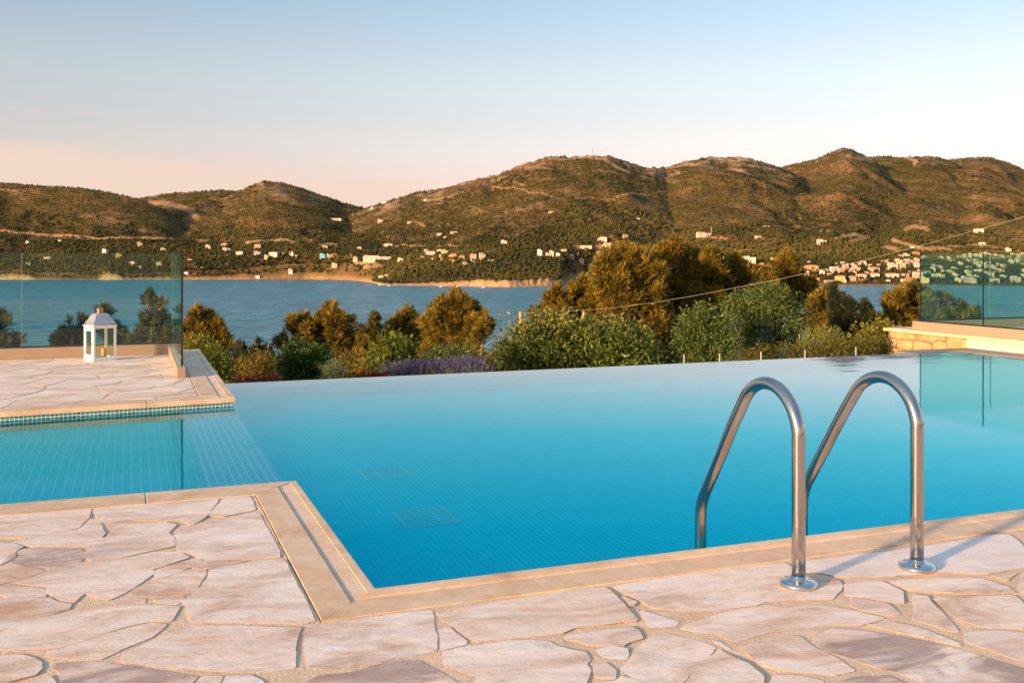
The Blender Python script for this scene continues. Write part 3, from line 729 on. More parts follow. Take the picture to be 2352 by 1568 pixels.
# ------------------------------------------------------------------ right terrace with stone wall and white mosaic
b = MB(); b.mi = 0
cut = [12.30, 11.2, 9.95, 8.7, 7.45, 6.2, 4.95, 3.7]
for i in range(len(cut)-1):
    b.prism([(10.93, cut[i+1]+0.001), (11.16, cut[i+1]+0.001), (11.16, cut[i]-0.001), (10.93, cut[i]-0.001)], -0.045, 0.0, 0.006)
b.prism([(11.162, 12.10), (17, 12.10), (17, 12.30), (11.162, 12.30)], -0.045, 0.0, 0.006)
b.mi = 1
b.prism([(11.162, 3.7), (17, 3.7), (17, 12.098), (11.162, 12.098)], -0.3, -0.002)
M['pale_floor'] = simple('pale_floor', (0.62, 0.55, 0.46), 0.7, 0.06, 2)
tag(b.build('right_terrace', [M['coping'], M['pale_floor']]), kind='structure')
b = MB()
b.prism([(U1+0.121, 3.0), (10.962, 3.0), (10.962, 10.68), (U1+0.121, 10.68)], -1.4, -0.175)
M['ledge'] = simple('ledge_stone', (0.22, 0.17, 0.14), 0.55, 0.15, 4)
tag(b.build('gutter_ledge', M['ledge']), kind='structure')
sw = empty('stone_wall', (10.97, 11.5, -0.045), 'low wall of rough honey coloured stone blocks at the end of the infinity pool', 'wall')
b = MB()
b.prism([(10.985, 10.682), (11.35, 10.682), (11.35, 12.25), (10.985, 12.25)], -1.6, -0.047)
base = b.build('wall_core', simple('joint_mortar', (0.26, 0.17, 0.10), 0.9, 0.25, 20, 0.6, 0.01), sw)
base.location = (-10.97, -11.5, 0.045)
BL = [[(465,630),(820,655),(830,740),(700,745),(470,715)], [(840,660),(1250,690),(1250,760),(1140,745),(1090,790),(850,745)],
 [(470,730),(560,745),(570,855),(470,850)], [(585,745),(690,760),(800,770),(800,905),(610,870),(580,840)],
 [(820,770),(940,780),(1060,810),(1075,925),(820,940)], [(1090,800),(1150,760),(1250,790),(1260,890),(1090,905)],
 [(1270,700),(1524,725),(1524,915),(1270,920)], [(450,865),(600,885),(700,910),(800,920),(800,1010),(450,1010)],
 [(815,950),(1080,935),(1100,1020),(815,1030)], [(1090,920),(1524,930),(1524,1040),(1110,1030)],
 [(450,1020),(760,1020),(760,1150),(450,1150)], [(775,1035),(1130,1040),(1130,1160),(775,1160)], [(1145,1045),(1524,1050),(1524,1180),(1145,1170)],
 [(450,1160),(700,1160),(700,1320),(450,1320)], [(715,1170),(1000,1170),(1000,1320),(715,1320)], [(1015,1175),(1524,1190),(1524,1340),(1015,1330)]]
k = NM('honey_stone')
nn = k.noise(7, 6, 0.65); isl = k.island()
c_ = k.ramp(nn, [(0.3, (0.36, 0.21, 0.065)), (0.5, (0.46, 0.34, 0.18)), (0.7, (0.54, 0.45, 0.32))])
c_ = k.mix(1.0, c_, k.ramp(isl, [(0, (0.85, 0.72, 0.55)), (0.5, (1, 1, 1)), (1, (1.0, 0.94, 0.86))]), 'MULTIPLY')
M['honey'] = k.done(k.bsdf(c_, 0.85, k.bump(k.noise(18, 6, 0.7), 0.9, 0.02), spec=0.15))
b = MB()
for i, q in enumerate(BL):
    pts = []
    for x, y in roundpoly(q, 1, 0.16):
        yt = 610+(x-430)*0.1
        pts.append((12.25-(x-450)/1080.0*1.568, min(-0.05, -0.045-(y-yt)*0.00103)))
    n0 = [b.bm.verts.new((10.985, v, z)) for v, z in pts]; dx = 0.018+0.008*math.sin(i*2.3)
    cv = sum(p[0] for p in pts)/len(pts); cz = sum(p[1] for p in pts)/len(pts)
    n1 = [b.bm.verts.new((10.985-dx*0.55, v, z)) for v, z in pts]
    n2 = [b.bm.verts.new((10.985-dx, cv+(v-cv)*0.86, cz+(z-cz)*0.80)) for v, z in pts]
    for a_, c2 in ((n0, n1), (n1, n2)):
        for t in range(len(pts)): b.bm.faces.new((a_[t], a_[(t+1)%len(pts)], c2[(t+1)%len(pts)], c2[t]))
    b.bm.faces.new(n2)
o = b.build('stone_blocks', M['honey'], sw); o.location = (-10.97, -11.5, 0.045)
b = MB(); b.prism([(10.958, 3.0), (11.1, 3.0), (11.1, 10.68), (10.958, 10.68)], -1.0, -0.046)
tag(b.build('mosaic_wall', M['tile_white']), 'low wall face clad in small white mosaic tiles behind the pool', 'wall')

# ------------------------------------------------------------------ glass balustrades
def glass_panel(parent, x0, x1, y0, y1, z0, z1, off, edge='edge'):
    b = MB(); x0 -= off[0]; x1 -= off[0]; y0 -= off[1]; y1 -= off[1]
    b.box(x0, x1, y0, y1, z0, z1)
    o = b.build('glass_panel', M['glass'], parent)
    # polished long edges at both ends
    for s_ in (0, 1):
        b = MB()
        if (x1-x0) > (y1-y0):
            xe = x0 if s_ == 0 else x1
            b.box(min(xe, xe+(-.002 if s_ == 0 else .002)), max(xe, xe+(-.002 if s_ == 0 else .002)), y0, y1, z0, z1)
        else:
            ye = y0 if s_ == 0 else y1
            b.box(x0, x1, min(ye, ye+(-.004 if s_ == 0 else .004)), max(ye, ye+(-.004 if s_ == 0 else .004)), z0, z1)
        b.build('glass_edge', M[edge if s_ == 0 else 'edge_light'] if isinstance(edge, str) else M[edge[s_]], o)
    return o
off = (0.42, 11.8)
bl = empty('glass_balustrade', (0.42, 11.8, 0), 'L-shaped frameless glass balustrade on the left terrace behind the white lantern', 'balustrade')
b = MB(); b.box(-8-off[0], 0.46-off[0], 0.0, 0.10, 0, 0.12, 0.004); b.build('upstand', M['render'], bl)
b = MB(); b.box(0.385-off[0], 0.46-off[0], 9.48-off[1], -0.001, 0, 0.098, 0.004); b.build('upstand', M['render'], bl)
b = MB(); b.box(-8-off[0], 0.44-off[0], 0.025, 0.065, 0.1202, 0.136); b.build('gasket', M['gasket'], bl)
b = MB(); b.box(0.408-off[0], 0.450-off[0], 9.50-off[1], -0.002, 0.0982, 0.104); b.build('gasket', M['edge_light'], bl)
us = [0.43, -1.106, -2.64, -4.18, -5.72, -7.26]
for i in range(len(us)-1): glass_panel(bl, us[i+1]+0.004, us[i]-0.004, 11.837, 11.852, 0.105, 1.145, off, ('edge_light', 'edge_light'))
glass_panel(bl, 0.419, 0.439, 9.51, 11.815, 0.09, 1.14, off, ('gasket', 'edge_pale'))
off = (11.15, 11.8)
br_ = empty('glass_balustrade', (11.15, 11.8, 0), 'frameless glass balustrade on the stone terrace at the right edge of the pool', 'balustrade')
b = MB(); b.box(11.09-off[0], 11.22-off[0], 3.7-off[1], 0.06, 0, 0.125, 0.004); b.build('upstand', M['render'], br_)
b = MB(); b.box(11.221-off[0], 17-off[0], -0.04, 0.06, 0, 0.125, 0.004); b.build('upstand', M['render'], br_)
b = MB(); b.box(11.135-off[0], 11.185-off[0], 3.7-off[1], -0.01, 0.1252, 0.142); b.build('gasket', M['gasket'], br_)
b = MB(); b.box(11.19-off[0], 17-off[0], -0.01, 0.03, 0.1252, 0.142); b.build('gasket', M['gasket'], br_)
vsx = [11.775, 10.585, 9.38, 8.17, 6.96, 5.75, 4.54]
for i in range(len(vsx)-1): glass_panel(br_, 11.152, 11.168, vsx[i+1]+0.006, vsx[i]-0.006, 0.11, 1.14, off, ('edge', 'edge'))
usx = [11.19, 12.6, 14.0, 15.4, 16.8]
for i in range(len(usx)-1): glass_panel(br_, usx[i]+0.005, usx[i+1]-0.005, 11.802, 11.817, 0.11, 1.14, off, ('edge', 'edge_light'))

# ------------------------------------------------------------------ pool ladder
ld = empty('pool_ladder', (2.34, 2.75, 0), 'stainless steel pool ladder with two arched handrails on the near deck', 'pool ladder')
def rail_pts():
    p = [(2.75, 0.0), (2.75, 0.2), (2.75, 0.40), (2.75, 0.485)]
    cx, cz, r = 2.92, 0.485, 0.172
    for i in range(1, 21):
        a = PI-(PI-0.545)*i/20; p.append((cx+r*math.cos(a), cz+r*math.sin(a)))
    p += [(3.135, 0.478), (3.208, 0.365), (3.283, 0.252), (3.333, 0.178), (3.351, 0.143), (3.360, 0.105), (3.362, 0.06), (3.362, -0.2), (3.362, -0.6), (3.362, -0.95)]
    return p
ST = 0.0
for sx in (-0.2525, 0.2525):
    b = MB(); b.tube([(sx-(0.022*min(1, max(0, (v-2.95)/0.35)) if sx > 0 else 0), v-2.75, z) for v, z in rail_pts()], 0.0228, 20)
    rl = b.build('handrail', M['steel'], ld)
    b = MB(); b.lathe([(0.062, 0.0), (0.063, 0.006), (0.060, 0.014), (0.050, 0.019), (0.034, 0.021), (0.030, 0.024), (0.027, 0.032), (0.0242, 0.034)], 40, (sx, 0, 0))
    b.build('flange', M['chrome'], rl)
for z in (-0.30, -0.55, -0.80):
    b = MB(); b.box(-0.232, 0.21, 0.575, 0.645, z-0.012, z+0.012, 0.004); b.build('step', M['steel'], ld)

# ------------------------------------------------------------------ lantern
ln = empty('lantern', (-0.314, 11.435, 0), 'white wooden lantern with pale metal roof standing on the left terrace', 'lantern', rz=R(24))
h = 0.112
b = MB()
b.box(-0.124, 0.124, -0.124, 0.124, 0, 0.014, 0.003)
for sx in (-1, 1):
    for sy in (-1, 1): b.box(sx*h-0.011, sx*h+0.011, sy*h-0.011, sy*h+0.011, 0.0142, 0.368, 0.002)
for s_ in (-1, 1):
    for z0, z1 in ((0.0143, 0.040), (0.343, 0.3678)):
        b.box(-h+0.0112, h-0.0112, s_*h-0.009, s_*h+0.009, z0, z1)
        b.box(s_*h-0.009, s_*h+0.009, -h+0.0112, h-0.0112, z0, z1)
b.box(-0.132, 0.132, -0.132, 0.132, 0.368, 0.376, 0.002)
b.build('frame', M['white'], ln)
b = MB()   # hinged door on the sunlit side
for y0, y1, z0, z1 in ((-0.099, -0.079, 0.042, 0.341), (0.079, 0.099, 0.042, 0.341), (-0.0788, 0.0788, 0.042, 0.066), (-0.0788, 0.0788, 0.317, 0.341)):
    b.box(-h-0.013, -h+0.003, y0, y1, z0, z1, 0.0015)
dr = b.build('door', M['white'], ln)
b = MB(); b.tube([(-h-0.013, -0.089, 0.188), (-h-0.022, -0.089, 0.188), (-h-0.024, -0.089, 0.188), (-h-0.032, -0.089, 0.188)], [0.004, 0.004, 0.010, 0.008], 12); b.build('knob', M['dark'], dr)
for z in (0.09, 0.29):
    b = MB(); b.box(-h-0.016, -h-0.0131, 0.090, 0.104, z-0.014, z+0.014); b.build('hinge', M['galv'], dr)
b = MB(); b.box(-h-0.006, -h-0.004, -0.0785, 0.0785, 0.067, 0.316); b.build('pane', M['lantern_glass'], dr)
for i, (ax_) in enumerate((( -0.1, 0.1, -h-0.001, -h+0.001), (-0.1, 0.1, h-0.001, h+0.001), (h-0.001, h+0.001, -0.1, 0.1))):
    b = MB(); b.box(ax_[0], ax_[1], ax_[2], ax_[3], 0.041, 0.342); b.build('pane', M['lantern_glass'], ln)
b = MB()   # concave four-sided roof
prof = [(0.098, 0.3762), (0.098, 0.388), (0.120, 0.3885), (0.120, 0.395), (0.106, 0.412), (0.092, 0.436), (0.080, 0.462), (0.070, 0.482), (0.060, 0.490), (0.060, 0.498), (0.040, 0.500)]
rg = [[b.bm.verts.new((sx*r, sy*r, z)) for sx, sy in ((-1, -1), (1, -1), (1, 1), (-1, 1))] for r, z in prof]
for i in range(len(rg)-1):
    for t in range(4): b.bm.faces.new((rg[i][t], rg[i][(t+1)%4], rg[i+1][(t+1)%4], rg[i+1][t]))
b.bm.faces.new(rg[-1]); b.bm.faces.new(rg[0][::-1])
rf = b.build('roof', M['tin'], ln)
b = MB(); b.box(-0.024, 0.024, -0.024, 0.024, 0.4995, 0.540, 0.002); ch = b.build('chimney', M['rust'], rf)
b = MB(); b.box(-0.028, 0.028, -0.028, 0.028, 0.5402, 0.548, 0.001); b.tube([(0.018*math.cos(t*PI/8), 0, 0.553+0.018*math.sin(t*PI/8)) for t in range(0, 9)], 0.003, 8); b.build('handle', M['tin'], rf)
b = MB(); b.lathe([(0.001, 0.0), (0.024, 0.0), (0.025, 0.003), (0.025, 0.108), (0.022, 0.112), (0.010, 0.110), (0.004, 0.108)], 24)
cd = b.build('candle', M['wax'], None, (-0.314+0.035, 11.435-0.012, 0.0143))
tag(cd, 'amber pillar candle standing inside the white lantern', 'candle')
b = MB(); b.tube([(0, 0, 0.108), (0.001, 0, 0.120)], 0.0012, 6); b.build('wick', M['dark'], cd)

# ------------------------------------------------------------------ grates, lamps and inlet in the pool
def grate(pts, label):
    c = [refr(x, y, 'z', FZ) for x, y in pts]
    cen = sum(c, Vector())/4
    w_ = ((c[1]-c[0]).length+(c[2]-c[3]).length)/2; d_ = ((c[3]-c[0]).length+(c[2]-c[1]).length)/2
    w_ = min(max(w_, 0.3), 0.62); d_ = min(max(d_, 0.3), 0.62)
    g = empty('floor_grate', (cen.x, cen.y, FZ), label, 'drain grate', 'drain grates in the pool floor')
    b = MB()
    t = 0.025
    b.box(-w_/2, w_/2, -d_/2, -d_/2+t, 0, 0.014); b.box(-w_/2, w_/2, d_/2-t, d_/2, 0, 0.014)
    b.box(-w_/2, -w_/2+t, -d_/2+t, d_/2-t, 0, 0.0138); b.box(w_/2-t, w_/2, -d_/2+t, d_/2-t, 0, 0.0138)
    b.build('rim', M['grate'], g)
    b = MB(); n = 6
    for i in range(1, n): y = -d_/2+d_*i/n; b.box(-w_/2+t, w_/2-t, y-0.012, y+0.012, 0, 0.012)
    for i in range(1, 3): x = -w_/2+w_*i/3; b.box(x-0.007, x+0.007, -d_/2+t, d_/2-t, 0.0003, 0.0125)
    b.build('slats', M['grate'], g)
grate([(833, 1079), (915.6, 1073), (934.5, 1093.5), (849, 1102.6)], 'square drain grate on the pool floor, the farther of the two')
grate([(919, 1178), (1009, 1168.5), (1038, 1198), (944.5, 1211)], 'square drain grate on the pool floor, the nearer of the two')
for (x, y, r, nm, lb, cat) in ((795, 899, 0.10, 'pool_lamp', 'round white underwater lamp in the far pool wall, left one', 'pool lamp'),
                              (1615, 857, 0.10, 'pool_lamp', 'round white underwater lamp in the far pool wall, right one', 'pool lamp'),
                              (1050, 963, 0.035, 'water_inlet', 'small white water inlet in the pool below the far edge', 'pool inlet')):
    p = refr(x, y, 'y', 9.15)

    z = max(min(p.z, -0.2), FZ+0.15)
    t_ = empty(nm, (p.x, 9.15, z), lb, cat, 'underwater lamps in the pool wall' if nm == 'pool_lamp' else None)
    b = MB(); b.lathe([(r, 0), (r, 0.012), (r*0.86, 0.02), (r*0.84, 0.014)], 28); o = b.build('rim', M['white'], t_); o.rotation_euler = (PI/2, 0, 0)
    b = MB(); b.lathe([(r*0.83, 0.001), (r*0.83, 0.013), (r*0.4, 0.022), (0.004, 0.024)], 28); o = b.build('lens', M['lamp'], t_); o.rotation_euler = (PI/2, 0, 0)

# ------------------------------------------------------------------ sea
SEA = -60.0
k = NM('sea_water')
w0 = k.noise(0.055, 6, 0.80, None, 0.3); w1 = k.noise(0.35, 4, 0.7, None, 0.3); w2 = k.noise(0.012, 5, 0.7, None, 0.6)
pat = k.noise(0.0028, 4, 0.6, None, 0.8)
h = k.math('ADD', k.math('MULTIPLY', w0, 3.0), k.math('MULTIPLY', w1, 0.5))
base = k.ramp(pat, [(0.35, (0.006, 0.095, 0.150)), (0.65, (0.014, 0.140, 0.205))])
base = k.mix(k.ramp(w0, [(0.44, (0, 0, 0)), (0.58, (1, 1, 1))]), base, (0.095, 0.33, 0.44))  # light on the wave faces painted into the base colour as pale flecks
base = k.mix(k.ramp(w2, [(0.45, (0, 0, 0)), (0.65, (0.45, 0.45, 0.45))]), base, (0.012, 0.085, 0.13))
M['sea'] = k.done(k.bsdf(base, 0.28, k.bump(h, 1.0, 1.6), spec=0.22))
b = MB(); b.face([(-22000, -3000, SEA), (22000, -3000, SEA), (22000, 30000, SEA), (-22000, 30000, SEA)])
o = b.build('sea', M['sea'], recalc=False)
if o.data.polygons[0].normal.z < 0: o.data.flip_normals()
tag(o, kind='structure')

# ------------------------------------------------------------------ hills across the bay (one height field)
def lin(px, pts):
    p = np.array(pts, float); return np.interp(px, p[:, 0], p[:, 1])
SHORE = [(-1500, 641), (0, 642), (300, 642.5), (700, 641.5), (800, 643), (850, 648), (880, 655), (1000, 656), (1170, 659), (1270, 657), (1310, 650), (1400, 648), (1500, 652), (1650, 655), (1880, 655), (2120, 656), (2352, 657), (3800, 658)]
def shore_d(px): return (CH-SEA)*FP/(lin(px, SHORE)-590)
# name: (crest distance, crest line in frame units, power of the front slope)
RIDGES = [
 (2950, [(-1500, 560), (0, 552), (380, 552), (560, 556), (700, 566), (760, 575), (830, 570), (1000, 560), (1300, 548), (1600, 545), (2000, 548), (3800, 545)], 1.0),
 (3350, [(-1500, 470), (-600, 430), (-200, 410), (0, 419), (60, 424), (150, 428), (200, 433), (250, 441), (290, 449), (330, 459), (370, 478), (410, 504), (450, 532), (490, 562), (560, 620)], 1.15),
 (3900, [(150, 560), (240, 480), (300, 455), (340, 452), (380, 445), (440, 440), (490, 438), (520, 436), (560, 440), (620, 470), (700, 530), (760, 600)], 1.1),
 (3780, [(460, 600), (480, 540), (498, 490), (515, 452), (535, 441), (560, 433), (585, 421), (605, 415), (640, 418), (680, 427), (710, 438), (750, 452), (790, 466), (830, 476), (870, 490), (930, 530), (1000, 600)], 1.0),
 (3450, [(690, 620), (715, 566), (740, 540), (775, 512), (810, 490), (850, 474), (880, 466), (905, 456), (940, 446), (1000, 434), (1060, 421), (1100, 408), (1135, 403), (1165, 391), (1200, 376), (1230, 368), (1262, 360), (1300, 359), (1345, 356), (1400, 357), (1430, 367), (1470, 380), (1505, 388), (1560, 420), (1640, 480), (1740, 560)], 0.95),
 (3650, [(1380, 480), (1440, 410), (1500, 386), (1530, 382), (1570, 370), (1620, 360), (1660, 362), (1700, 357), (1740, 367), (1780, 380), (1815, 392), (1860, 425), (1900, 460), (1950, 497), (2010, 530), (2090, 570)], 1.0),
 (4200, [(1640, 560), (1740, 430), (1790, 386), (1830, 376), (1870, 367), (1900, 354), (1935, 340), (1955, 343), (1985, 356), (2010, 370), (2050, 400), (2100, 432), (2160, 464), (2210, 488), (2270, 510), (2352, 545), (2450, 600)], 0.95),
 (4900, [(1800, 520), (1920, 400), (1975, 362), (2020, 358), (2070, 361), (2110, 359), (2150, 361), (2190, 372), (2250, 420), (2310, 470), (2400, 540)], 1.0),
 (5500, [(2000, 480), (2120, 380), (2180, 366), (2230, 361), (2270, 360), (2310, 372), (2352, 388), (2420, 410), (2600, 440), (2900, 400), (3300, 430), (3800, 480)], 0.95),
]
SMX = np.arange(-1500.0, 3800.0, 10.0)
_k = np.exp(-0.5*(np.arange(-60, 61)/22.0)**2); _k /= _k.sum()
SMD = np.convolve(np.pad(shore_d(SMX), 60, mode='edge'), _k, 'valid')-25
def hills_h(px, d):
    """height and bare-rock share of the land at frame column px and distance d (arrays)"""
    dr_ = shore_d(px); ds = np.interp(px, SMX, SMD); X = (px-1176)/FP*d
    best = np.full(d.shape, SEA-30.0); rock = np.zeros(d.shape)
    wob = 170*fbm(X/900+3, d/700, 3, 40)                 # meander of the spurs
    for i, (dc, cr, pw) in enumerate(RIDGES):
        pts = np.array(cr, float)
        yl = np.interp(px+wob/d*FP*0.32*np.clip((dc-d)/600, 0, 1), pts[:, 0], pts[:, 1])
        zc = CH-(yl-590)*dc/FP
        lo = (px < pts[0, 0]) | (px > pts[-1, 0])
        s_ = (d-ds)/(dc-ds)
        up = np.clip(s_, 0, 1)**pw
        hgt = (zc-SEA)*np.where(s_ <= 1, up, np.clip(1-(s_-1)*2.2, 0, 1))
        g = ridged(X/420+i*7+0.9*fbm(X/500, d/400, 2, 8), d/700+i*3+X/900, 4, 60+i)-0.62
        inner = np.clip(4*np.clip(s_, 0, 1)*(1-np.clip(s_, 0, 1)), 0, 1)
        hgt = hgt+(zc-SEA)*(0.13 if i == 4 else 0.18)*g*inner*(i > 0)+6*fbm(X/60, d/60, 3, 11)*np.clip(s_*8, 0, 1)*np.clip(inner+0.25, 0, 1)
        hgt = np.maximum(hgt, 2.0)*np.clip((d-dr_)/90, 0, 1)**0.6*np.clip(0.25+s_*12, 0.25, 1)
        hgt = np.where(d < dr_, -4+(d-dr_)*0.5, hgt)+SEA
        hgt = np.where(lo, SEA-40, hgt)
        top_ = np.clip((s_-0.72)/0.28, 0, 1)*(i > 1)
        m_ = hgt > best
        rock = np.where(m_, top_*(0.9 if i >= 4 else 0.45), rock); best = np.where(m_, hgt, best)
    return best, rock
def ca_(px): # cliff height along the shore
    return lin(px, [(-1500, 4), (0, 11), (60, 13), (85, 3), (150, 2), (225, 3), (240, 17), (270, 17), (285, 4), (390, 5), (640, 2), (830, 3), (870, 7), (960, 8), (1010, 12), (1080, 20), (1170, 22), (1275, 24), (1300, 6), (1700, 3), (3800, 3)])
pxs = np.arange(-900, 3303, 3.0)
t_ = np.linspace(0, 1, 330)
prof_d = np.concatenate([[-60, -8, 0, 3, 7, 12, 18, 26, 36, 50], 50+(5600-50)*(0.35*t_[1:]+0.65*t_[1:]**1.5)])
PX, DD = np.meshgrid(pxs, np.zeros(len(prof_d)))
DD = shore_d(PX)+prof_d[:, None]
HH, RK = hills_h(PX, DD)
def cliffed(px, d, h):
    r = (d-shore_d(px)); c_ = ca_(px)*(0.75+0.5*vnoise(px/9, d*0, 5)+0.35*ridged(px/4.0, d/14, 2, 9))
    return h+c_*np.clip(r/(14+6*vnoise(px/3, d*0, 8)), 0, 1)*(r > 0)*np.clip(1-(r-25)/110, 0, 1)*0.5
HH = cliffed(PX, DD, HH)
# skyline knobs
HH = HH+RK*6*fbm(PX/9, DD/60, 3, 77)
def land_z(px, d):
    px = np.atleast_1d(np.asarray(px, float)); d = np.atleast_1d(np.asarray(d, float))
    h, _ = hills_h(px, d); return cliffed(px, d, h)
PY = 590-(HH-CH)/DD*FP
# bare earth: roads, quarries, beaches, terraces - lines and spots in the frame
def seg_dist(x, y, pts, ysc=1.0):
    dd = np.full(x.shape, 1e9)
    for (x1, y1), (x2, y2) in zip(pts[:-1], pts[1:]):
        vx, vy = x2-x1, (y2-y1)*ysc; L2 = vx*vx+vy*vy+1e-9
        t = np.clip(((x-x1)*vx+(y-y1)*ysc*vy)/L2, 0, 1)
        dd = np.minimum(dd, np.hypot(x-x1-t*vx, (y-y1)*ysc-t*vy))
    return dd
bare = np.zeros(PX.shape)
ROADS = [([(-300, 520), (0, 529), (40, 535), (100, 539), (170, 542), (220, 547), (330, 546), (400, 550)], 3.6, 1.0),
 ([(0, 434), (60, 441), (85, 444)], 1.5, 0.5), ([(455, 553), (478, 552)], 3, 0.8), ([(565, 556), (610, 553), (660, 551), (672, 556)], 4.5, 0.8),
 ([(735, 563), (760, 559), (775, 561)], 4, 0.9), ([(900, 564), (960, 565), (1010, 567), (1060, 564)], 3, 0.85), ([(820, 607), (860, 606), (875, 612), (840, 616)], 6, 0.75),
 ([(1129, 431), (1180, 433), (1240, 446), (1270, 450)], 2.6, 0.6), ([(1415, 453), (1450, 443), (1490, 447), (1530, 438)], 2.6, 0.6), ([(1320, 455), (1420, 460)], 2, 0.5),
 ([(1320, 570), (1370, 566), (1400, 570)], 3, 0.9), ([(1600, 545), (1640, 545), (1670, 548)], 3, 0.8), ([(1690, 575), (1780, 580), (1900, 578), (1940, 575)], 2, 0.75), ([(1735, 545), (1800, 552)], 3, 0.8),
 ([(1560, 572), (1650, 580), (1700, 577)], 2, 0.8), ([(1920, 548), (1960, 538), (1990, 545), (1950, 556)], 7, 0.55), ([(2050, 552), (2080, 560), (2120, 572), (2180, 573)], 7, 0.95), ([(2030, 568), (2060, 575)], 8, 0.8),
 ([(2080, 528), (2100, 520), (2130, 528)], 7, 0.7), ([(2180, 565), (2250, 562), (2310, 572)], 4, 0.8), ([(2100, 540), (2200, 538), (2352, 552)], 1.6, 0.7), ([(2230, 575), (2400, 580)], 3, 0.8),
 ([(1940, 360), (2000, 368)], 6, 0.4), ([(2082, 362), (2104, 370), (2100, 378)], 5, 0.9), ([(1260, 362), (1290, 366), (1340, 360), (1390, 366), (1410, 380), (1445, 398)], 4.0, 0.7),
 ([(1170, 388), (1230, 383), (1270, 388)], 2.0, 0.6), ([(1180, 420), (1205, 428)], 2.0, 0.8), ([(1530, 386), (1600, 378), (1640, 362)], 3, 0.6), ([(1690, 360), (1720, 366)], 4, 0.7), ([(1690, 391), (1712, 393)], 5, 0.8),
 ([(345, 466), (400, 472), (440, 484), (450, 500)], 9, 0.5), ([(180, 495), (240, 500), (290, 512)], 6, 0.35), ([(590, 420), (600, 424)], 7, 0.45), ([(765, 505), (790, 506)], 3, 0.9), ([(950, 508), (975, 520)], 5, 0.5), ([(975, 461), (1010, 458), (1040, 452)], 3, 0.6)]
for pts, w_, a_ in ROADS:
    m_ = (PX > min(p[0] for p in pts)-30) & (PX < max(p[0] for p in pts)+30)
    dst = seg_dist(PX, PY+2.5*fbm(PX/14, PX*0, 3, 4), pts, 1.3)
    bare = np.maximum(bare, np.where(m_, a_*np.clip((w_-dst)/(w_*0.5)+0.3, 0, 1), 0))
rr = DD-shore_d(PX)
cl = ca_(PX)
bare = np.maximum(bare, np.clip(1.2-rr/(5+cl*1.1+9*vnoise(PX/14, PX*0, 3)), 0, 1)*np.clip(cl/7, 0.25, 1)*(rr > -5))
nr, nc = PX.shape
verts = np.stack([((PX-1176)/FP*DD)*CA+DD*SA, -((PX-1176)/FP*DD)*SA+DD*CA, HH], -1).reshape(-1, 3)
ii, jj = np.meshgrid(np.arange(nr-1), np.arange(nc-1), indexing='ij')
a_ = (ii*nc+jj).ravel()
fc = np.stack([a_, a_+1, a_+nc+1, a_+nc], -1)
me = npmesh('hills', verts, fc, True)
fattr(me, 'bare', bare.ravel()); fattr(me, 'rocky', RK.ravel())
k = NM('hill_ground')
n1 = k.noise(0.012, 6, 0.62); n2 = k.noise(0.09, 5, 0.7); n3 = k.noise(0.0022, 4, 0.55); gl = k.noise(1.0, 5, 0.6, k.coord((0.004, 0.030, 0.05), (0, 0, YAW)))
col = k.ramp(n1, [(0.30, (0.036, 0.040, 0.011)), (0.45, (0.085, 0.066, 0.022)), (0.60, (0.160, 0.100, 0.040)), (0.78, (0.30, 0.20, 0.10))])
col = k.mix(k.ramp(n3, [(0.42, (0, 0, 0)), (0.62, (0.6, 0.6, 0.6))]), col, (0.15, 0.085, 0.045))
rkf = k.math('MULTIPLY', k.ramp(k.math('ADD', k.math('MULTIPLY', n1, 0.5), k.math('MULTIPLY', gl, 0.5)), [(0.50, (0, 0, 0)), (0.60, (1, 1, 1))]), k.math('ADD', k.attr('rocky'), 0.12), True)
col = k.mix(rkf, col, k.ramp(n2, [(0.3, (0.26, 0.18, 0.11)), (0.7, (0.46, 0.35, 0.24))]))
bf = k.math('MULTIPLY', k.attr('bare'), k.math('ADD', 0.55, k.math('MULTIPLY', n2, 0.9)), True)
col = k.mix(bf, col, k.ramp(n2, [(0.25, (0.26, 0.13, 0.055)), (0.5, (0.42, 0.25, 0.125)), (0.8, (0.56, 0.40, 0.24))]))
M['hill'] = k.done(k.bsdf(col, 0.95, k.bump(k.math('ADD', n2, k.math('MULTIPLY', n1, 3)), 0.7, 5.0), spec=0.05))
o = link('hills', me, M['hill']); tag(o, kind='structure')

# scrub and woods covering the hills: countless small crowns, one object
NB = 190000
r_ = np.random.default_rng(3)
ri = r_.integers(9, nr-1, NB*3); rj = r_.integers(0, nc-1, NB*3)
vis = (pxs[rj] > -450) & (pxs[rj] < 2800)
# favour screen-even density: weight by visible height of the row
dy = np.abs(np.diff(PY, axis=0, append=PY[-1:]))[ri, rj]
keep = vis & (r_.random(NB*3) < np.clip(np.maximum(dy/0.6, 0.35*((DD[ri, rj]-shore_d(pxs[rj])) < 500)), 0.02, 1)) & (bare[ri, rj] < 0.35)
px_ = pxs[rj]+r_.uniform(-1.5, 1.5, NB*3); d_ = DD[ri, rj]+r_.uniform(-9, 9, NB*3)
X_ = (px_-1176)/FP*d_
dens = 1.3*fbm(X_/210, d_/260, 5, 90, 0.65)+0.38-0.30*RK[ri, rj]
lowb = np.clip(1-(HH[ri, rj]-SEA)/140, 0, 1)
keep &= (dens+1.0*lowb+r_.uniform(-.3, .3, NB*3)) > 0.05
idx = np.nonzero(keep)[0][:NB]
px_, d_, X_ = px_[idx], d_[idx], X_[idx]; lw = lowb[idx]
zz = HH[ri[idx], rj[idx]]
lowrows = np.nonzero((prof_d > 14) & (prof_d < 520))[0]; m2 = 26000
r2 = r_.choice(lowrows, m2); c2 = r_.integers(0, nc-1, m2)
k2 = (pxs[c2] > -300) & (pxs[c2] < 2700) & (bare[r2, c2] < 0.5) & (fbm(pxs[c2]/40, r2*0.6, 3, 19) > -0.25)
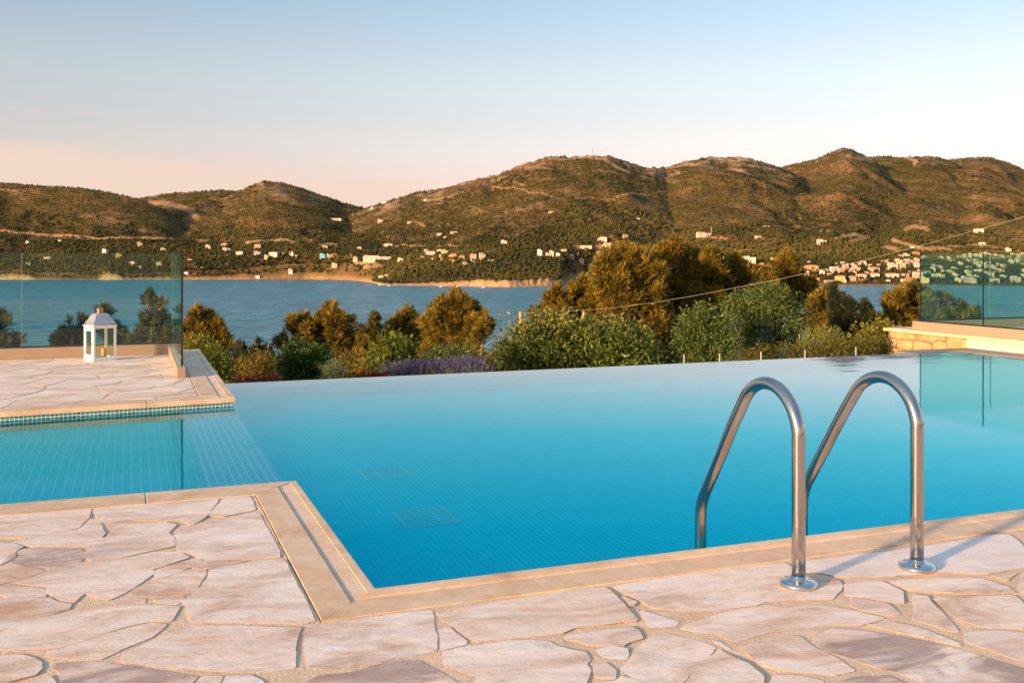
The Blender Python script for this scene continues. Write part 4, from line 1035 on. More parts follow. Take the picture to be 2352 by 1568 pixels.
r2, c2 = r2[k2], c2[k2]; d2 = DD[r2, c2]+r_.uniform(-4, 4, len(r2)); p2_ = pxs[c2]+r_.uniform(-1.5, 1.5, len(r2))
px_ = np.concatenate([px_, p2_]); d_ = np.concatenate([d_, d2]); X_ = np.concatenate([X_, (p2_-1176)/FP*d2]); lw = np.concatenate([lw, np.ones(len(r2))])
zz = np.concatenate([zz, HH[r2, c2]])
n_ = len(px_)
rad = r_.uniform(1.3, 3.2, n_)*(1+0.9*lw*r_.random(n_)); tall = r_.uniform(0.8, 1.3, n_)
cyp = (r_.random(n_) < 0.10*lw); rad = np.where(cyp, 1.5, rad); tall = np.where(cyp, 4.0, tall)
octv = np.array([(1, 0, 0), (0.31, 0.95, 0), (-0.81, 0.59, 0), (-0.81, -0.59, 0), (0.31, -0.95, 0), (0, 0, 1.05), (0, 0, -0.8)], float)
octf = np.array([(0, 1, 5), (1, 2, 5), (2, 3, 5), (3, 4, 5), (4, 0, 5), (1, 0, 6), (2, 1, 6), (3, 2, 6), (4, 3, 6), (0, 4, 6)])
ang = r_.uniform(0, 6.28, n_); cs, sn = np.cos(ang)[:, None], np.sin(ang)[:, None]
jt = 1+r_.uniform(-.28, .28, (n_, 7))
lx = (octv[None, :, 0]*cs-octv[None, :, 1]*sn)*rad[:, None]*jt; ly = (octv[None, :, 0]*sn+octv[None, :, 1]*cs)*rad[:, None]*jt
lz = octv[None, :, 2]*(rad*tall)[:, None]*jt+(rad*tall*0.55)[:, None]
wx = (X_*CA+d_*SA)[:, None]+lx; wy = (-X_*SA+d_*CA)[:, None]+ly; wz = zz[:, None]+lz
vv = np.stack([wx, wy, wz], -1).reshape(-1, 3); ff = (octf[None]+(np.arange(n_)*7)[:, None, None]).reshape(-1, 3)
me = npmesh('hillside_scrub', vv, ff, False)
fattr(me, 'tint', np.repeat(np.clip(0.5+0.9*fbm(X_/200, d_/200, 3, 33)+r_.uniform(-.3, .3, n_)-0.2*lw, 0, 1), 7))
M['scrub'] = mat_foliage('hill_scrub', (0.009, 0.018, 0.004), (0.110, 0.094, 0.018), 0.12, 0.8)
o = link('hillside_scrub', me, M['scrub']); tag(o, 'dark green and brown scrub and woods covering the hills across the bay', 'scrub', kind='stuff')

# ------------------------------------------------------------------ houses across the bay
def find_ground(px, py, dmin=0):
    d = np.arange(shore_d(np.array([px]))[0]+2, 5500, 4.0)
    z = land_z(np.full(d.shape, px), d); y = 590-(z-CH)/d*FP
    ok = np.nonzero((y <= py) & (d > dmin))[0]
    i = ok[0] if len(ok) else len(d)-1
    return float(d[i]), float(z[i])
HC = {'white': (0.50, 0.455, 0.40), 'cream': (0.50, 0.39, 0.27), 'yellow': (0.55, 0.35, 0.13), 'orange': (0.52, 0.29, 0.14), 'pink': (0.52, 0.33, 0.26), 'blue': (0.16, 0.42, 0.62), 'brown': (0.30, 0.19, 0.13), 'grey': (0.50, 0.46, 0.43)}
for n_c, c_ in HC.items(): M['wall_'+n_c] = simple('wall_'+n_c, c_, 0.85, 0.07, 0.2, 0.0)
M['roof_red'] = simple('roof_tiles', (0.42, 0.15, 0.07), 0.85, 0.2, 0.6, 0.3, 0.1)
M['roof_flat'] = simple('roof_slab', (0.40, 0.34, 0.28), 0.85, 0.1, 0.4, 0.0)
M['shutter'] = simple('dark_window', (0.07, 0.06, 0.055), 0.4, 0.2, 0.5, 0.0)
ORD = ['first', 'second', 'third', 'fourth', 'fifth', 'sixth', 'seventh', 'eighth', 'ninth', 'tenth', 'eleventh', 'twelfth', 'thirteenth', 'fourteenth', 'fifteenth', 'sixteenth', 'seventeenth', 'eighteenth', 'nineteenth', 'twentieth']
b = MB(); b.box(-1, 1, -1, 1, -1, 1)
_w = b.build('window', M['shutter']); WINME = _w.data; bpy.data.objects.remove(_w)
def house(px, py, w, hpx, colr, roof, label, group, seed, kind='house'):
    if px < 1900: w *= 0.9; hpx *= 0.85
    d, z = find_ground(px, py)
    rr_ = random.Random(seed)
    wm = w*d/FP; hm = max(hpx*d/FP, 2.6); dp = min(max(wm*0.7, 6), 13)
    yaw = -YAW+R(rr_.uniform(-28, 18))
    p = P(px, d, z)
    e_ = empty(kind, (p.x, p.y, z-0.6), label, kind.replace('_', ' '), group, rz=yaw)
    b = MB(); x, y = wm/2, dp/2
    b.box(-x, x, -y, y, -4, hm+0.6)
    if wm > 22:                                   # long blocks: set-back upper bay
        b.box(-x*0.15, x*0.2, -y-0.8, -y-0.002, -3, hm*0.9)
    if hm > 6 and roof == 'flat': b.box(-x*0.95, x*0.15, -y*0.8, y*0.8, hm+0.602, hm+2.6)
    b.build('wall', M['wall_'+colr], e_)
    nfl = max(1, int(round(hm/3.1))); ncl = min(5, max(2, int(wm/3.6)))
    if w > 200: pass
    elif w*hpx > 60:
        for f in range(min(nfl, 4)):
            for c in range(ncl):
                if rr_.random() < 0.15: continue
                cx = -x+wm*(c+0.5)/ncl; zc = 0.6+hm*(f+0.52)/nfl; hw = min(0.75, wm/ncl*0.3); hh = min(0.85, hm/nfl*0.3)
                o = bpy.data.objects.new('window', WINME); C.objects.link(o); o.parent = e_
                o.location = (cx, -y-0.06, zc); o.scale = (hw, 0.055, hh)
                if c % 2 == 0 and dp > 5:
                    o = bpy.data.objects.new('window', WINME); C.objects.link(o); o.parent = e_
                    o.location = (-x-0.06, -y+dp*(c+0.8)/(ncl+1), zc); o.scale = (0.055, hw, hh)
    b = MB(); zt = hm+0.602
    if roof == 'red':
        rh = min(dp*0.22, 2.4); o_ = 0.4
        vsl = [b.bm.verts.new(q) for q in ((-x-o_, -y-o_, zt), (x+o_, -y-o_, zt), (x+o_, y+o_, zt), (-x-o_, y+o_, zt), (-x*0.55, 0, zt+rh), (x*0.55, 0, zt+rh))]
        for q in ((0, 1, 5, 4), (1, 2, 5), (2, 3, 4, 5), (3, 0, 4), (3, 2, 1, 0)): b.bm.faces.new([vsl[t] for t in q])
        b.build('roof', M['roof_red'], e_)
    else:
        zt2 = zt if not hm > 6 else hm+2.602
        b.box(-x-0.3, x+0.3, -y-1.1, -y-0.0025, zt-0.25, zt+0.1)
        if hm > 6: b.box(-x*0.95-0.2, x*0.15+0.2, -y*0.8-0.2, y*0.8+0.2, zt2, zt2+0.25)
        else: b.box(-x-0.3, x+0.3, -y+0.001, y+0.3, zt, zt+0.25)
        b.build('roof', M['roof_flat'], e_)
    return e_
HL = [ # px, base y, width, height, colour, roof
(65,561,10,6,'white','flat'),(138,555,8,5,'cream','flat'),(242,584,13,13,'white','flat'),(273,593,14,10,'yellow','flat'),(321,564,13,8,'cream','flat'),(376,576,14,6,'white','flat'),
(110,596,18,6,'white','red'),(66,611,14,7,'white','red'),(306,609,15,9,'white','red'),(322,617,8,5,'white','flat'),(365,610,13,8,'pink','red'),(436,601,10,6,'pink','red'),
(479,570,13,7,'cream','flat'),(430,630,12,5,'white','red'),(465,618,6,4,'white','flat'),(515,567,14,9,'white','red'),(520,577,20,7,'white','flat'),(552,586,20,8,'white','red'),
(592,572,16,11,'cream','red'),(591,587,18,10,'white','flat'),(612,596,9,9,'cream','flat'),(630,589,26,10,'white','red'),(651,588,8,6,'pink','red'),(671,587,12,7,'white','red'),(680,590,9,5,'white','flat'),
(746,572,13,9,'white','red'),(741,593,13,9,'blue','flat'),(754,592,9,9,'white','flat'),(766,590,17,7,'orange','red'),(769,613,14,9,'cream','flat'),(668,628,11,9,'white','flat'),(593,637,12,3,'white','flat'),
(826,573,12,6,'cream','red'),(892,566,22,6,'white','red'),(820,599,18,7,'cream','flat'),(866,600,70,12,'white','flat'),(842,591,12,5,'cream','red'),(922,601,16,8,'cream','flat'),(877,641,15,8,'white','red'),(890,638,12,7,'cream','red'),
(1009,541,13,5,'white','flat'),(1043,536,18,5,'cream','flat'),(1023,547,9,4,'white','flat'),(980,581,13,8,'white','flat'),(990,586,24,9,'white','red'),(971,596,11,7,'yellow','flat'),(1010,581,13,8,'cream','red'),(1022,584,17,10,'cream','flat'),
(1042,592,17,9,'orange','red'),(1057,581,8,5,'white','flat'),(1061,596,13,9,'cream','red'),(1087,597,16,14,'cream','red'),(1108,597,15,15,'white','flat'),(1070,610,14,7,'white','flat'),(1128,601,16,5,'cream','flat'),(1088,606,10,6,'white','flat'),
(1158,560,16,7,'white','flat'),(874,511,14,7,'pink','flat'),(941,513,12,5,'cream','flat'),(977,461,8,3,'white','flat'),(855,480,8,4,'white','flat'),(772,505,28,4,'white','flat'),
(1241,588,13,16,'white','flat'),(1259,590,13,8,'white','flat'),(1268,589,12,14,'cream','flat'),(1283,590,12,9,'white','flat'),(1296,580,14,7,'cream','red'),(1308,595,24,8,'brown','red'),(1326,588,6,6,'orange','red'),(1336,606,11,10,'cream','flat'),
(1370,598,12,7,'white','red'),(1389,598,16,8,'cream','flat'),(1384,554,23,8,'white','red'),(1392,567,34,9,'cream','red'),(1375,573,20,7,'orange','red'),(1340,570,44,4,'cream','flat'),(1405,575,22,6,'cream','flat'),(1436,548,13,10,'pink','red'),
(1444,577,28,15,'pink','flat'),(1422,576,12,9,'white','flat'),(1398,586,24,7,'grey','flat'),(1430,586,14,6,'cream','flat'),(1472,585,12,6,'white','red'),(1504,589,16,6,'white','red'),(1464,505,15,4,'white','flat'),(1616,542,36,8,'white','flat'),
(1266,490,12,4,'cream','flat'),(1591,592,22,8,'white','red'),(1617,594,18,9,'cream','red'),(1644,594,14,8,'white','flat'),(1667,602,16,10,'cream','flat'),(1695,600,14,12,'white','flat'),(1719,610,36,22,'white','flat'),(1737,622,22,12,'white','red'),(1741,545,14,4,'white','flat'),
(1760,523,16,5,'white','flat'),(1887,561,22,10,'white','flat'),(2095,570,10,4,'white','flat'),(2248,535,22,9,'white','red'),(2256,561,14,4,'white','flat'),(2316,578,12,7,'white','flat'),(2082,591,14,7,'white','flat'),(2103,587,14,8,'orange','red'),
(1983,609,14,8,'white','red'),(1858,605,8,5,'white','red'),(1776,601,14,8,'orange','flat'),(1750,612,14,8,'pink','red'),(1768,620,16,9,'cream','red'),(1790,612,16,7,'white','red'),(1812,622,18,8,'orange','red'),(1831,616,20,8,'cream','red'),
(1863,619,36,10,'orange','red'),(1846,636,24,17,'cream','flat'),(1820,640,20,12,'white','flat'),(1873,645,18,8,'yellow','flat'),(1889,635,13,15,'white','flat'),(1921,626,28,10,'white','flat'),(1942,625,12,15,'pink','flat'),(1929,648,22,13,'yellow','red'),(1905,650,22,6,'cream','flat'),
(1961,618,12,10,'white','flat'),(1978,641,24,9,'cream','red'),(2007,627,22,10,'white','red'),(2009,640,20,10,'white','red'),(2032,605,16,6,'white','red'),(2050,619,20,13,'white','flat'),(2069,619,18,15,'cream','flat'),(2048,639,30,10,'white','red'),(2078,639,16,9,'white','red'),
(2106,620,14,15,'white','flat'),(2108,643,20,18,'cream','red'),(2088,648,18,7,'orange','red'),(2064,606,18,9,'cream','flat'),(2086,607,18,10,'white','flat'),(2106,604,14,9,'pink','flat'),(2084,618,12,10,'orange','red'),(2068,592,13,6,'white','red'),
]
rt = random.Random(12)
for row, (yy, sz, x0_, x1_) in enumerate([(612, 9, 1905, 2118), (626, 10, 1895, 2118), (634, 11, 1900, 2118), (647, 12, 1900, 2118), (598, 9, 2030, 2118), (578, 7, 1340, 1450), (592, 8, 1360, 1500), (600, 8, 965, 1110), (589, 7, 960, 1080)]):
    x = x0_+rt.uniform(0, 9)
    while x < x1_:
        if rt.random() < 0.55: HL.append((round(x), round(yy+rt.uniform(-3, 3)), sz*rt.uniform(0.7, 1.2), sz*rt.uniform(0.45, 0.8), rt.choice(['cream', 'white', 'white', 'pink', 'orange', 'cream']), rt.choice(['red', 'red', 'flat'])))
        x += sz*rt.uniform(0.9, 1.6)
for row, (yy, sz) in enumerate([(590, 9), (596, 10), (603, 10), (610, 11), (617, 11), (624, 12), (631, 12), (639, 14), (649, 16)]):
    x = 2124+rt.uniform(0, 8)
    while x < 2375:
        w = sz*rt.uniform(0.8, 1.35)
        if not (row in (2, 3) and 2124 < x < 2165) and not (row == 0 and x < 2200) and rt.random() < 0.66:
            HL.append((round(x), round(yy+rt.uniform(-2, 2)), w, sz*rt.uniform(0.5, 0.85), rt.choice(['cream', 'white', 'yellow', 'cream', 'white', 'pink', 'cream']), rt.choice(['red', 'flat', 'flat'])))
        x += w*rt.uniform(1.02, 1.35)
ZN = [(-200, 215, 'behind the left part of left glass'), (215, 392, 'behind the left glass near its corner'), (392, 505, 'right beside the left glass corner'), (505, 700, 'below the rounded hill'),
      (700, 800, 'at the valley between hills'), (800, 935, 'around the long hotel'), (935, 1180, 'left of the tan cliffs'), (1180, 1350, 'above the tan cliffs'),
      (1350, 1560, 'by the big pine top'), (1560, 1760, 'right of the big pine top'), (1760, 1900, 'at the big pine right end'), (1900, 2040, 'between big pine and right glass'),
      (2040, 2118, 'beside the right glass edge'), (2118, 2268, 'behind the first right pane'), (2268, 2353, 'behind the last right pane'), (2353, 9999, 'beyond the last right pane')]
def band(y):
    if y < 545: return 'high slope'
    if y < 575: return 'upper row'
    if y < 592: return 'middle row'
    if y < 606: return 'fourth row up'
    if y < 622: return 'third row up'
    if y < 634: return 'second row up'
    return 'shore row'
buck = {}
for i, hdef in enumerate(HL):
    zi = next(t for t, q in enumerate(ZN) if q[0] <= hdef[0] < q[1])
    size = 'tall' if hdef[3] >= 13 else ('long' if hdef[2] >= 22 else ('tiny' if hdef[2] < 10 else 'small'))
    key = (zi, band(hdef[1]), size, hdef[4], hdef[5]); buck.setdefault(key, []).append(i)
lab = {}
for (zi, bd, size, colr, roof), ids in buck.items():
    ids.sort(key=lambda t: HL[t][0])
    rf_ = 'red-roofed' if roof == 'red' else 'flat-roofed'
    for n_i, t in enumerate(ids):
        s_ = '%s %s %s house, %s, %s' % (size, colr, rf_, bd, ZN[zi][2])
        if len(ids) > 1: s_ = '%s %s %s house, %s from left, %s, %s' % (size, colr, rf_, ORD[n_i], bd, ZN[zi][2])
        lab[t] = s_
lab[35] = 'long white hotel with flat roof above a red earth bank'
for i, hdef in enumerate(HL):
    house(*hdef, lab[i], 'houses across the bay', 100+i)
# chimney-like tower and the masts on the skyline
def mast(px, ybase, ytop, w, label, red=True, dist=None):
    if dist is None: d, z = find_ground(px, ybase)
    else: d = dist; z = float(land_z(px, d)[0])-3
    p = P(px, d, z); ht = CH-(ytop-590)*d/FP-z
    e_ = empty('antenna_mast', (p.x, p.y, z), label, 'antenna mast', 'antenna masts on the skyline')
    n = 8; bw = [MB(), MB()]
    for s_ in range(n):
        b = bw[s_ % 2]; z0, z1 = ht*s_/n, ht*(s_+1)/n; r0 = w*(1-0.4*s_/n)/2
        for sx, sy in ((-1, -1), (1, -1), (0, 1)): b.tube([(sx*r0, sy*r0, z0), (sx*r0, sy*r0, z1)], w*0.16, 5)
        b.tube([(-r0, -r0, z0), (r0, -r0, z1)], w*0.1, 4); b.tube([(r0, -r0, z0), (0, r0, z1)], w*0.1, 4)
    bw[0].build('mast_section', M['mast_red'] if red else M['galv'], e_); bw[1].build('mast_section', M['mast_white'] if red else M['galv'], e_)
    b = MB(); b.tube([(0, 0, ht), (0, 0, ht*1.12)], w*0.12, 5); b.build('aerial', M['galv'], e_)
M['mast_red'] = simple('mast_red', (0.45, 0.08, 0.05), 0.6); M['mast_white'] = simple('mast_white', (0.75, 0.72, 0.70), 0.6)
mast(1361, 356, 338, 3.4, 'tall red and white lattice mast on the central hilltop', True, 3440)
mast(1373, 357, 345, 2.2, 'thin pale antenna mast just right of the red and white one', False, 3440)
mast(1380, 357, 343, 1.8, 'thinnest antenna mast, farthest right on the central hilltop', False, 3440)
mast(1634, 538, 522, 2.6, 'pale tower mast behind the long white building on the slope', False)
M['hull'] = simple('white_hull', (0.8, 0.8, 0.78), 0.4)
for (px, py, L, lb) in ((1012, 658.6, 7, 'small white motorboat moored left of the tan cliffs'), (1050, 659.5, 5, 'tiny white boat by the middle of the tan cliffs'), (1110, 660.5, 6, 'small white boat off the right part of the tan cliffs'), (872, 655.5, 5, 'tiny white boat at the point below the shore house'), (893, 657, 5, 'tiny white boat just right of the point')):
    p = W(px, py, SEA+0.02)
    e_ = empty('motorboat', p, lb, 'boat', 'boats moored along the cliffs', rz=-YAW)
    b = MB()
    sec = [(-L/2, 1.0, 0.9), (-L*0.1, 1.15, 0.95), (L*0.25, 0.9, 1.1), (L/2, 0.05, 1.35)]
    rg = [[b.bm.verts.new(q) for q in ((x, -w_, hz), (x, -w_*0.5, 0.0), (x, w_*0.5, 0.0), (x, w_, hz))] for x, w_, hz in sec]
    for t in range(3):
        for u_ in range(3): b.bm.faces.new((rg[t][u_], rg[t][u_+1], rg[t+1][u_+1], rg[t+1][u_]))
        b.bm.faces.new((rg[t][0], rg[t+1][0], rg[t+1][3], rg[t][3]))
    b.bm.faces.new(rg[0]); b.build('hull', M['hull'], e_)
    b = MB(); b.box(-L*0.2, L*0.15, -0.6, 0.6, 0.97, 1.9, 0.1); b.build('cabin', M['hull'], e_)

# ------------------------------------------------------------------ near slope beyond the pool
def gz(x, y):
    """height of the garden slope below the terraces"""
    x = np.asarray(x, float); y = np.asarray(y, float)
    d = x*SA+y*CA; px = 1176+(x*CA-y*SA)/np.maximum(d, 1)*FP
    t = np.clip(d-15, 0, None)
    z = -1.05-0.16*t-0.00045*t*t*np.clip((120-d)/105, 0.0, 1)
    z = z+0.5*fbm(x/9, y/9, 3, 50)*np.clip(t/12, 0, 1)+1.5*fbm(x/40, y/40, 3, 51)*np.clip(t/60, 0, 1)
    # low headland that shows beside the pole
    hd = np.exp(-((px-1190)/130.0)**2)*np.clip((d-90)/60, 0, 1)*np.clip((240-d)/40, 0, 1)
    ztop = CH-(797-590)*np.minimum(d, 190)/FP-(np.clip(190-d, 0, 99))*0.03
    z = z*(1-hd)+ztop*hd
    return z
gx = np.concatenate([np.linspace(-260, -30, 60), np.linspace(-29, 60, 150), np.linspace(62, 420, 90)])
gy = np.concatenate([np.array([9.57, 9.7, 10, 10.5]), np.linspace(11, 60, 110), np.linspace(62, 420, 120)])
GX, GY = np.meshgrid(gx, gy)
GZ = gz(GX, GY); inside = (GX < 0.78) & (GY < 12.5); GZ = np.where(inside, -1.6, GZ)
GZ = np.where((GX > 10.9) & (GY < 12.6), -1.7, GZ)
nr2, nc2 = GX.shape
ii, jj = np.meshgrid(np.arange(nr2-1), np.arange(nc2-1), indexing='ij'); a_ = (ii*nc2+jj).ravel()
me = npmesh('garden_slope', np.stack([GX, GY, GZ], -1).reshape(-1, 3), np.stack([a_, a_+1, a_+nc2+1, a_+nc2], -1), True)
k = NM('garden_soil')
n1 = k.noise(0.6, 5, 0.65); n2 = k.noise(5, 5, 0.7)
col = k.ramp(n1, [(0.35, (0.05, 0.045, 0.018)), (0.55, (0.11, 0.075, 0.035)), (0.72, (0.24, 0.15, 0.08))])
M['soil'] = k.done(k.bsdf(col, 0.95, k.bump(n2, 0.9, 0.15), spec=0.05))
tag(link('garden_slope', me, M['soil']), kind='structure')

# ------------------------------------------------------------------ foliage
def unit(v): return v/np.maximum(np.linalg.norm(v, axis=-1, keepdims=True), 1e-9)
def leaves_mesh(name, cen, direction, length, width, tint, fold=0.0, normal=None):
    """one pointed leaf or needle bunch per entry: a narrow kite of two triangles"""
    n = len(cen); dirn = unit(direction)
    rnd = rng.normal(size=(n, 3)) if normal is None else normal
    side = unit(np.cross(dirn, rnd)); up = np.cross(side, dirn)
    L = length[:, None]; Wd = width[:, None]
    base = cen; tip = cen+dirn*L; mid = cen+dirn*L*0.45
    a = mid+side*Wd*0.5+up*Wd*fold; c = mid-side*Wd*0.5+up*Wd*fold
    v = np.stack([base, a, tip, c], 1).reshape(-1, 3)
    f = np.arange(n)[:, None]*4+np.array([0, 1, 2, 3])[None]
    me = npmesh(name, v, f, False); fattr(me, 'tint', np.repeat(np.clip(tint, 0, 1), 4)); return me
def limb_mesh(b, p0, p1, r0, r1, sag=0.0, n=5, seg=6):
    p0, p1 = Vector(p0), Vector(p1); pts = []; rs = []
    for i in range(n+1):
        t = i/n; q = p0.lerp(p1, t); q.z += sag*math.sin(PI*t)
        q.x += 0.03*math.sin(t*5+p0.x*3)*(1 if 0 < i < n else 0)*max((p1-p0).length*0.5, .1); pts.append(q); rs.append(r0+(r1-r0)*t)
    b.tube(pts, rs, seg, caps=False)
M['pine_gold'] = mat_foliage('pine_needles_gold', (0.018, 0.032, 0.008), (0.42, 0.285, 0.035), 0.38)  # dark end stands for shaded tufts, gold end for sunlit ones
M['pine_green'] = mat_foliage('pine_needles_green', (0.016, 0.028, 0.009), (0.20, 0.165, 0.028), 0.35)
M['juniper'] = mat_foliage('juniper_needles', (0.018, 0.032, 0.018), (0.090, 0.100, 0.045), 0.3)
M['leaf_green'] = mat_foliage('leaf_green', (0.018, 0.042, 0.009), (0.085, 0.130, 0.024), 0.35, 0.4)
M['leaf_olive'] = mat_foliage('leaf_olive', (0.030, 0.062, 0.012), (0.140, 0.190, 0.045), 0.25, 0.4)
M['leaf_gloss'] = mat_foliage('leaf_gloss', (0.018, 0.050, 0.008), (0.30, 0.29, 0.060), 0.3, 0.3)
M['leaf_yellow'] = mat_foliage('leaf_yellow', (0.070, 0.090, 0.012), (0.330, 0.290, 0.035), 0.4, 0.4)
M['leaf_pale'] = mat_foliage('leaf_pale', (0.130, 0.130, 0.060), (0.380, 0.360, 0.180), 0.3, 0.6)
M['grassy'] = mat_foliage('low_green', (0.030, 0.045, 0.008), (0.170, 0.150, 0.025), 0.35, 0.6)
M['purple'] = mat_foliage('lavender_flower', (0.110, 0.070, 0.170), (0.260, 0.180, 0.360), 0.3, 0.6)
M['red'] = mat_foliage('red_flower', (0.20, 0.020, 0.012), (0.40, 0.060, 0.035), 0.3, 0.5)
def crown_points(lobes, d, depth, n, sr, shell=0.55, plume=False):
    """points spread over the lobes (px, py, r) around distance d; more near the lobe surfaces"""
    lob = np.array(lobes, float); w = lob[:, 2]**2; w /= w.sum()
    ix = sr.choice(len(lob), n, p=w)
    ld_ = sr.uniform(-depth, depth, len(lob)); ld_ -= 0.15*depth
    q = unit(sr.normal(size=(n, 3))); rad = sr.uniform(shell, 1.0, n)**0.7
    rpx = lob[ix, 2]; rm = rpx*d/FP
    P3 = q*(rad*rm)[:, None]
    if plume:      # lobes become upswept plumes, pointed at the top
        P3[:, 2] *= 1.55; tz = np.clip(P3[:, 2]/(1.55*rm), -1, 1); nar = np.where(tz > 0, 1-0.62*tz, 1.0)
        P3[:, 0] = P3[:, 0]*nar+0.10*rm*tz*np.sin(lob[ix, 0]); P3[:, 1] *= nar
    dc = d+ld_[ix]
    xr = (lob[ix, 0]-1176)/FP*d+P3[:, 0]; z = CH-(lob[ix, 1]-590)*d/FP+P3[:, 2]
    # keep the sightline position when the lobe is nearer or farther
    s_ = dc/d; xr = xr*s_; z = CH+(z-CH)*s_; dd = dc+P3[:, 1]
    pts = np.stack([xr*CA+dd*SA, -xr*SA+dd*CA, z], -1)
    qw = np.stack([q[:, 0]*CA+q[:, 1]*SA, -q[:, 0]*SA+q[:, 1]*CA, q[:, 2]], -1)
    cen = np.stack([((lob[:, 0]-1176)/FP*(d+ld_))*CA+(d+ld_)*SA, -((lob[:, 0]-1176)/FP*(d+ld_))*SA+(d+ld_)*CA, CH-(lob[:, 1]-590)*(d+ld_)/FP], -1)
    return pts, qw, ix, cen
def pine(name, lobes, d, label, group, seed, tufts, mat='pine_gold', base_px=None, needle=0.20, trunk_r=0.13, bark='bark_pale', cat='pine tree', per=26, trunk_top=0.7, upright=0.8, nw=0.13):
    sr = np.random.default_rng(seed); big_ = group is not None and group.startswith('big'); lobes = [(a_, b_, c_*(1.05 if big_ else 0.88)) for a_, b_, c_ in lobes]
    if big_: needle = 0.25
    for a_, b_, c_ in list(lobes):
        for _ in range(3):
            t_ = sr.uniform(-0.3, PI+0.3); lobes.append((a_+c_*1.15*math.cos(t_), b_-c_*1.5*math.sin(t_), max(2.5, c_*sr.uniform(.20, .40))))
    if cat == 'pine tree' and d < 36:      # lower boughs down towards the ground
        la = np.array(lobes, float); xm, ym = la[:, 0].mean(), la[:, 1].max(); wd = la[:, 0].max()-la[:, 0].min()
        if wd > 50:
            for _ in range(int(wd/22)):
                lobes.append((xm+sr.uniform(-.38, .38)*wd, sr.uniform(ym, 862), sr.uniform(14, 22)))
            tufts = int(tufts*1.25)
    lob = np.array(lobes, float)
    tufts = int(tufts*1.35)
    if base_px is None: base_px = float(np.average(lob[:, 0], weights=lob[:, 2]))
    bx = P(base_px, d, 0); bz = float(gz(bx.x, bx.y))-0.1
    e_ = empty(name, (bx.x, bx.y, bz), label, cat, group)
    zt = CH-(lob[:, 1].min()-590)*d/FP; zb = CH-(lob[:, 1].max()-590)*d/FP
    depth = min((lob[:, 0].max()-lob[:, 0].min())*d/FP*0.32, 2.6)
    pts, qw, ix, cen = crown_points(lobes, d, depth, tufts, sr, 0.45, True)
    # boughs: tufts bunch together and leave gaps
    nz = vnoise(pts[:, 0]*2.9+pts[:, 1]*1.1, pts[:, 2]*2.6, seed)*0.5+vnoise(pts[:, 1]*3.3-pts[:, 0], pts[:, 2]*4.1+9, seed+1)*0.5
    kp = nz > np.quantile(nz, 0.17); pts, qw, ix = pts[kp], qw[kp], ix[kp]; tufts = len(pts)
    # each tuft: needles fanning out from a twig end, outwards and up
    tdir = unit(qw*0.55+np.array([0, 0, upright])+sr.normal(size=(tufts, 3))*0.25)
    tint_t = np.clip(0.46+0.34*sr.normal(size=tufts)+0.18*(qw[:, 2]), 0, 1)  # lit and shaded tufts put into the tint, upward-facing ones lighter
    n = tufts*per; ti = np.repeat(np.arange(tufts), per)
    dirn = unit(tdir[ti]+sr.normal(size=(n, 3))*0.55)
    start = pts[ti]+tdir[ti]*sr.uniform(-0.55, 0.45, n)[:, None]*needle
    L = needle*sr.uniform(0.65, 1.2, n); Wd = L*nw*sr.uniform(0.7, 1.3, n)
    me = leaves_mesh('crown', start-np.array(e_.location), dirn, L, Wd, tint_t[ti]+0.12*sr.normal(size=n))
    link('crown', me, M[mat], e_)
    b = MB(); top = Vector((0.0, 0.0, (zb+(zt-zb)*trunk_top)-bz))
    wob = Vector((sr.uniform(-.2, .2), sr.uniform(-.2, .2), 0))
    pp = [Vector((0, 0, -0.2))+wob*0, Vector((0, 0, top.z*0.3))+wob*0.5, Vector((0, 0, top.z*0.6))-wob*0.3, top+wob*0.5]
    b.tube(pp, [trunk_r*1.25, trunk_r, trunk_r*0.6, trunk_r*0.15], 8)
    b.build('trunk', M[bark], e_)
    b = MB(); ctr = np.array(e_.location)
    for c_ in range(len(cen)):
        q = cen[c_]-ctr; hz = max(0.35, min(q[2]-0.35*math.hypot(q[0], q[1])-0.1, top.z*0.97))
        limb_mesh(b, (0, 0, hz), q, trunk_r*0.16, 0.010, 0.06*abs(q[2]-hz))
        own = np.nonzero(ix == c_)[0]
        for t in own[:min(len(own), 9)]: limb_mesh(b, q*0.9+np.array([0, 0, hz])*0.1, pts[t]-ctr, 0.012, 0.006, 0, 2, 4)
    b.build('limbs', M['bark'], e_)
    return e_
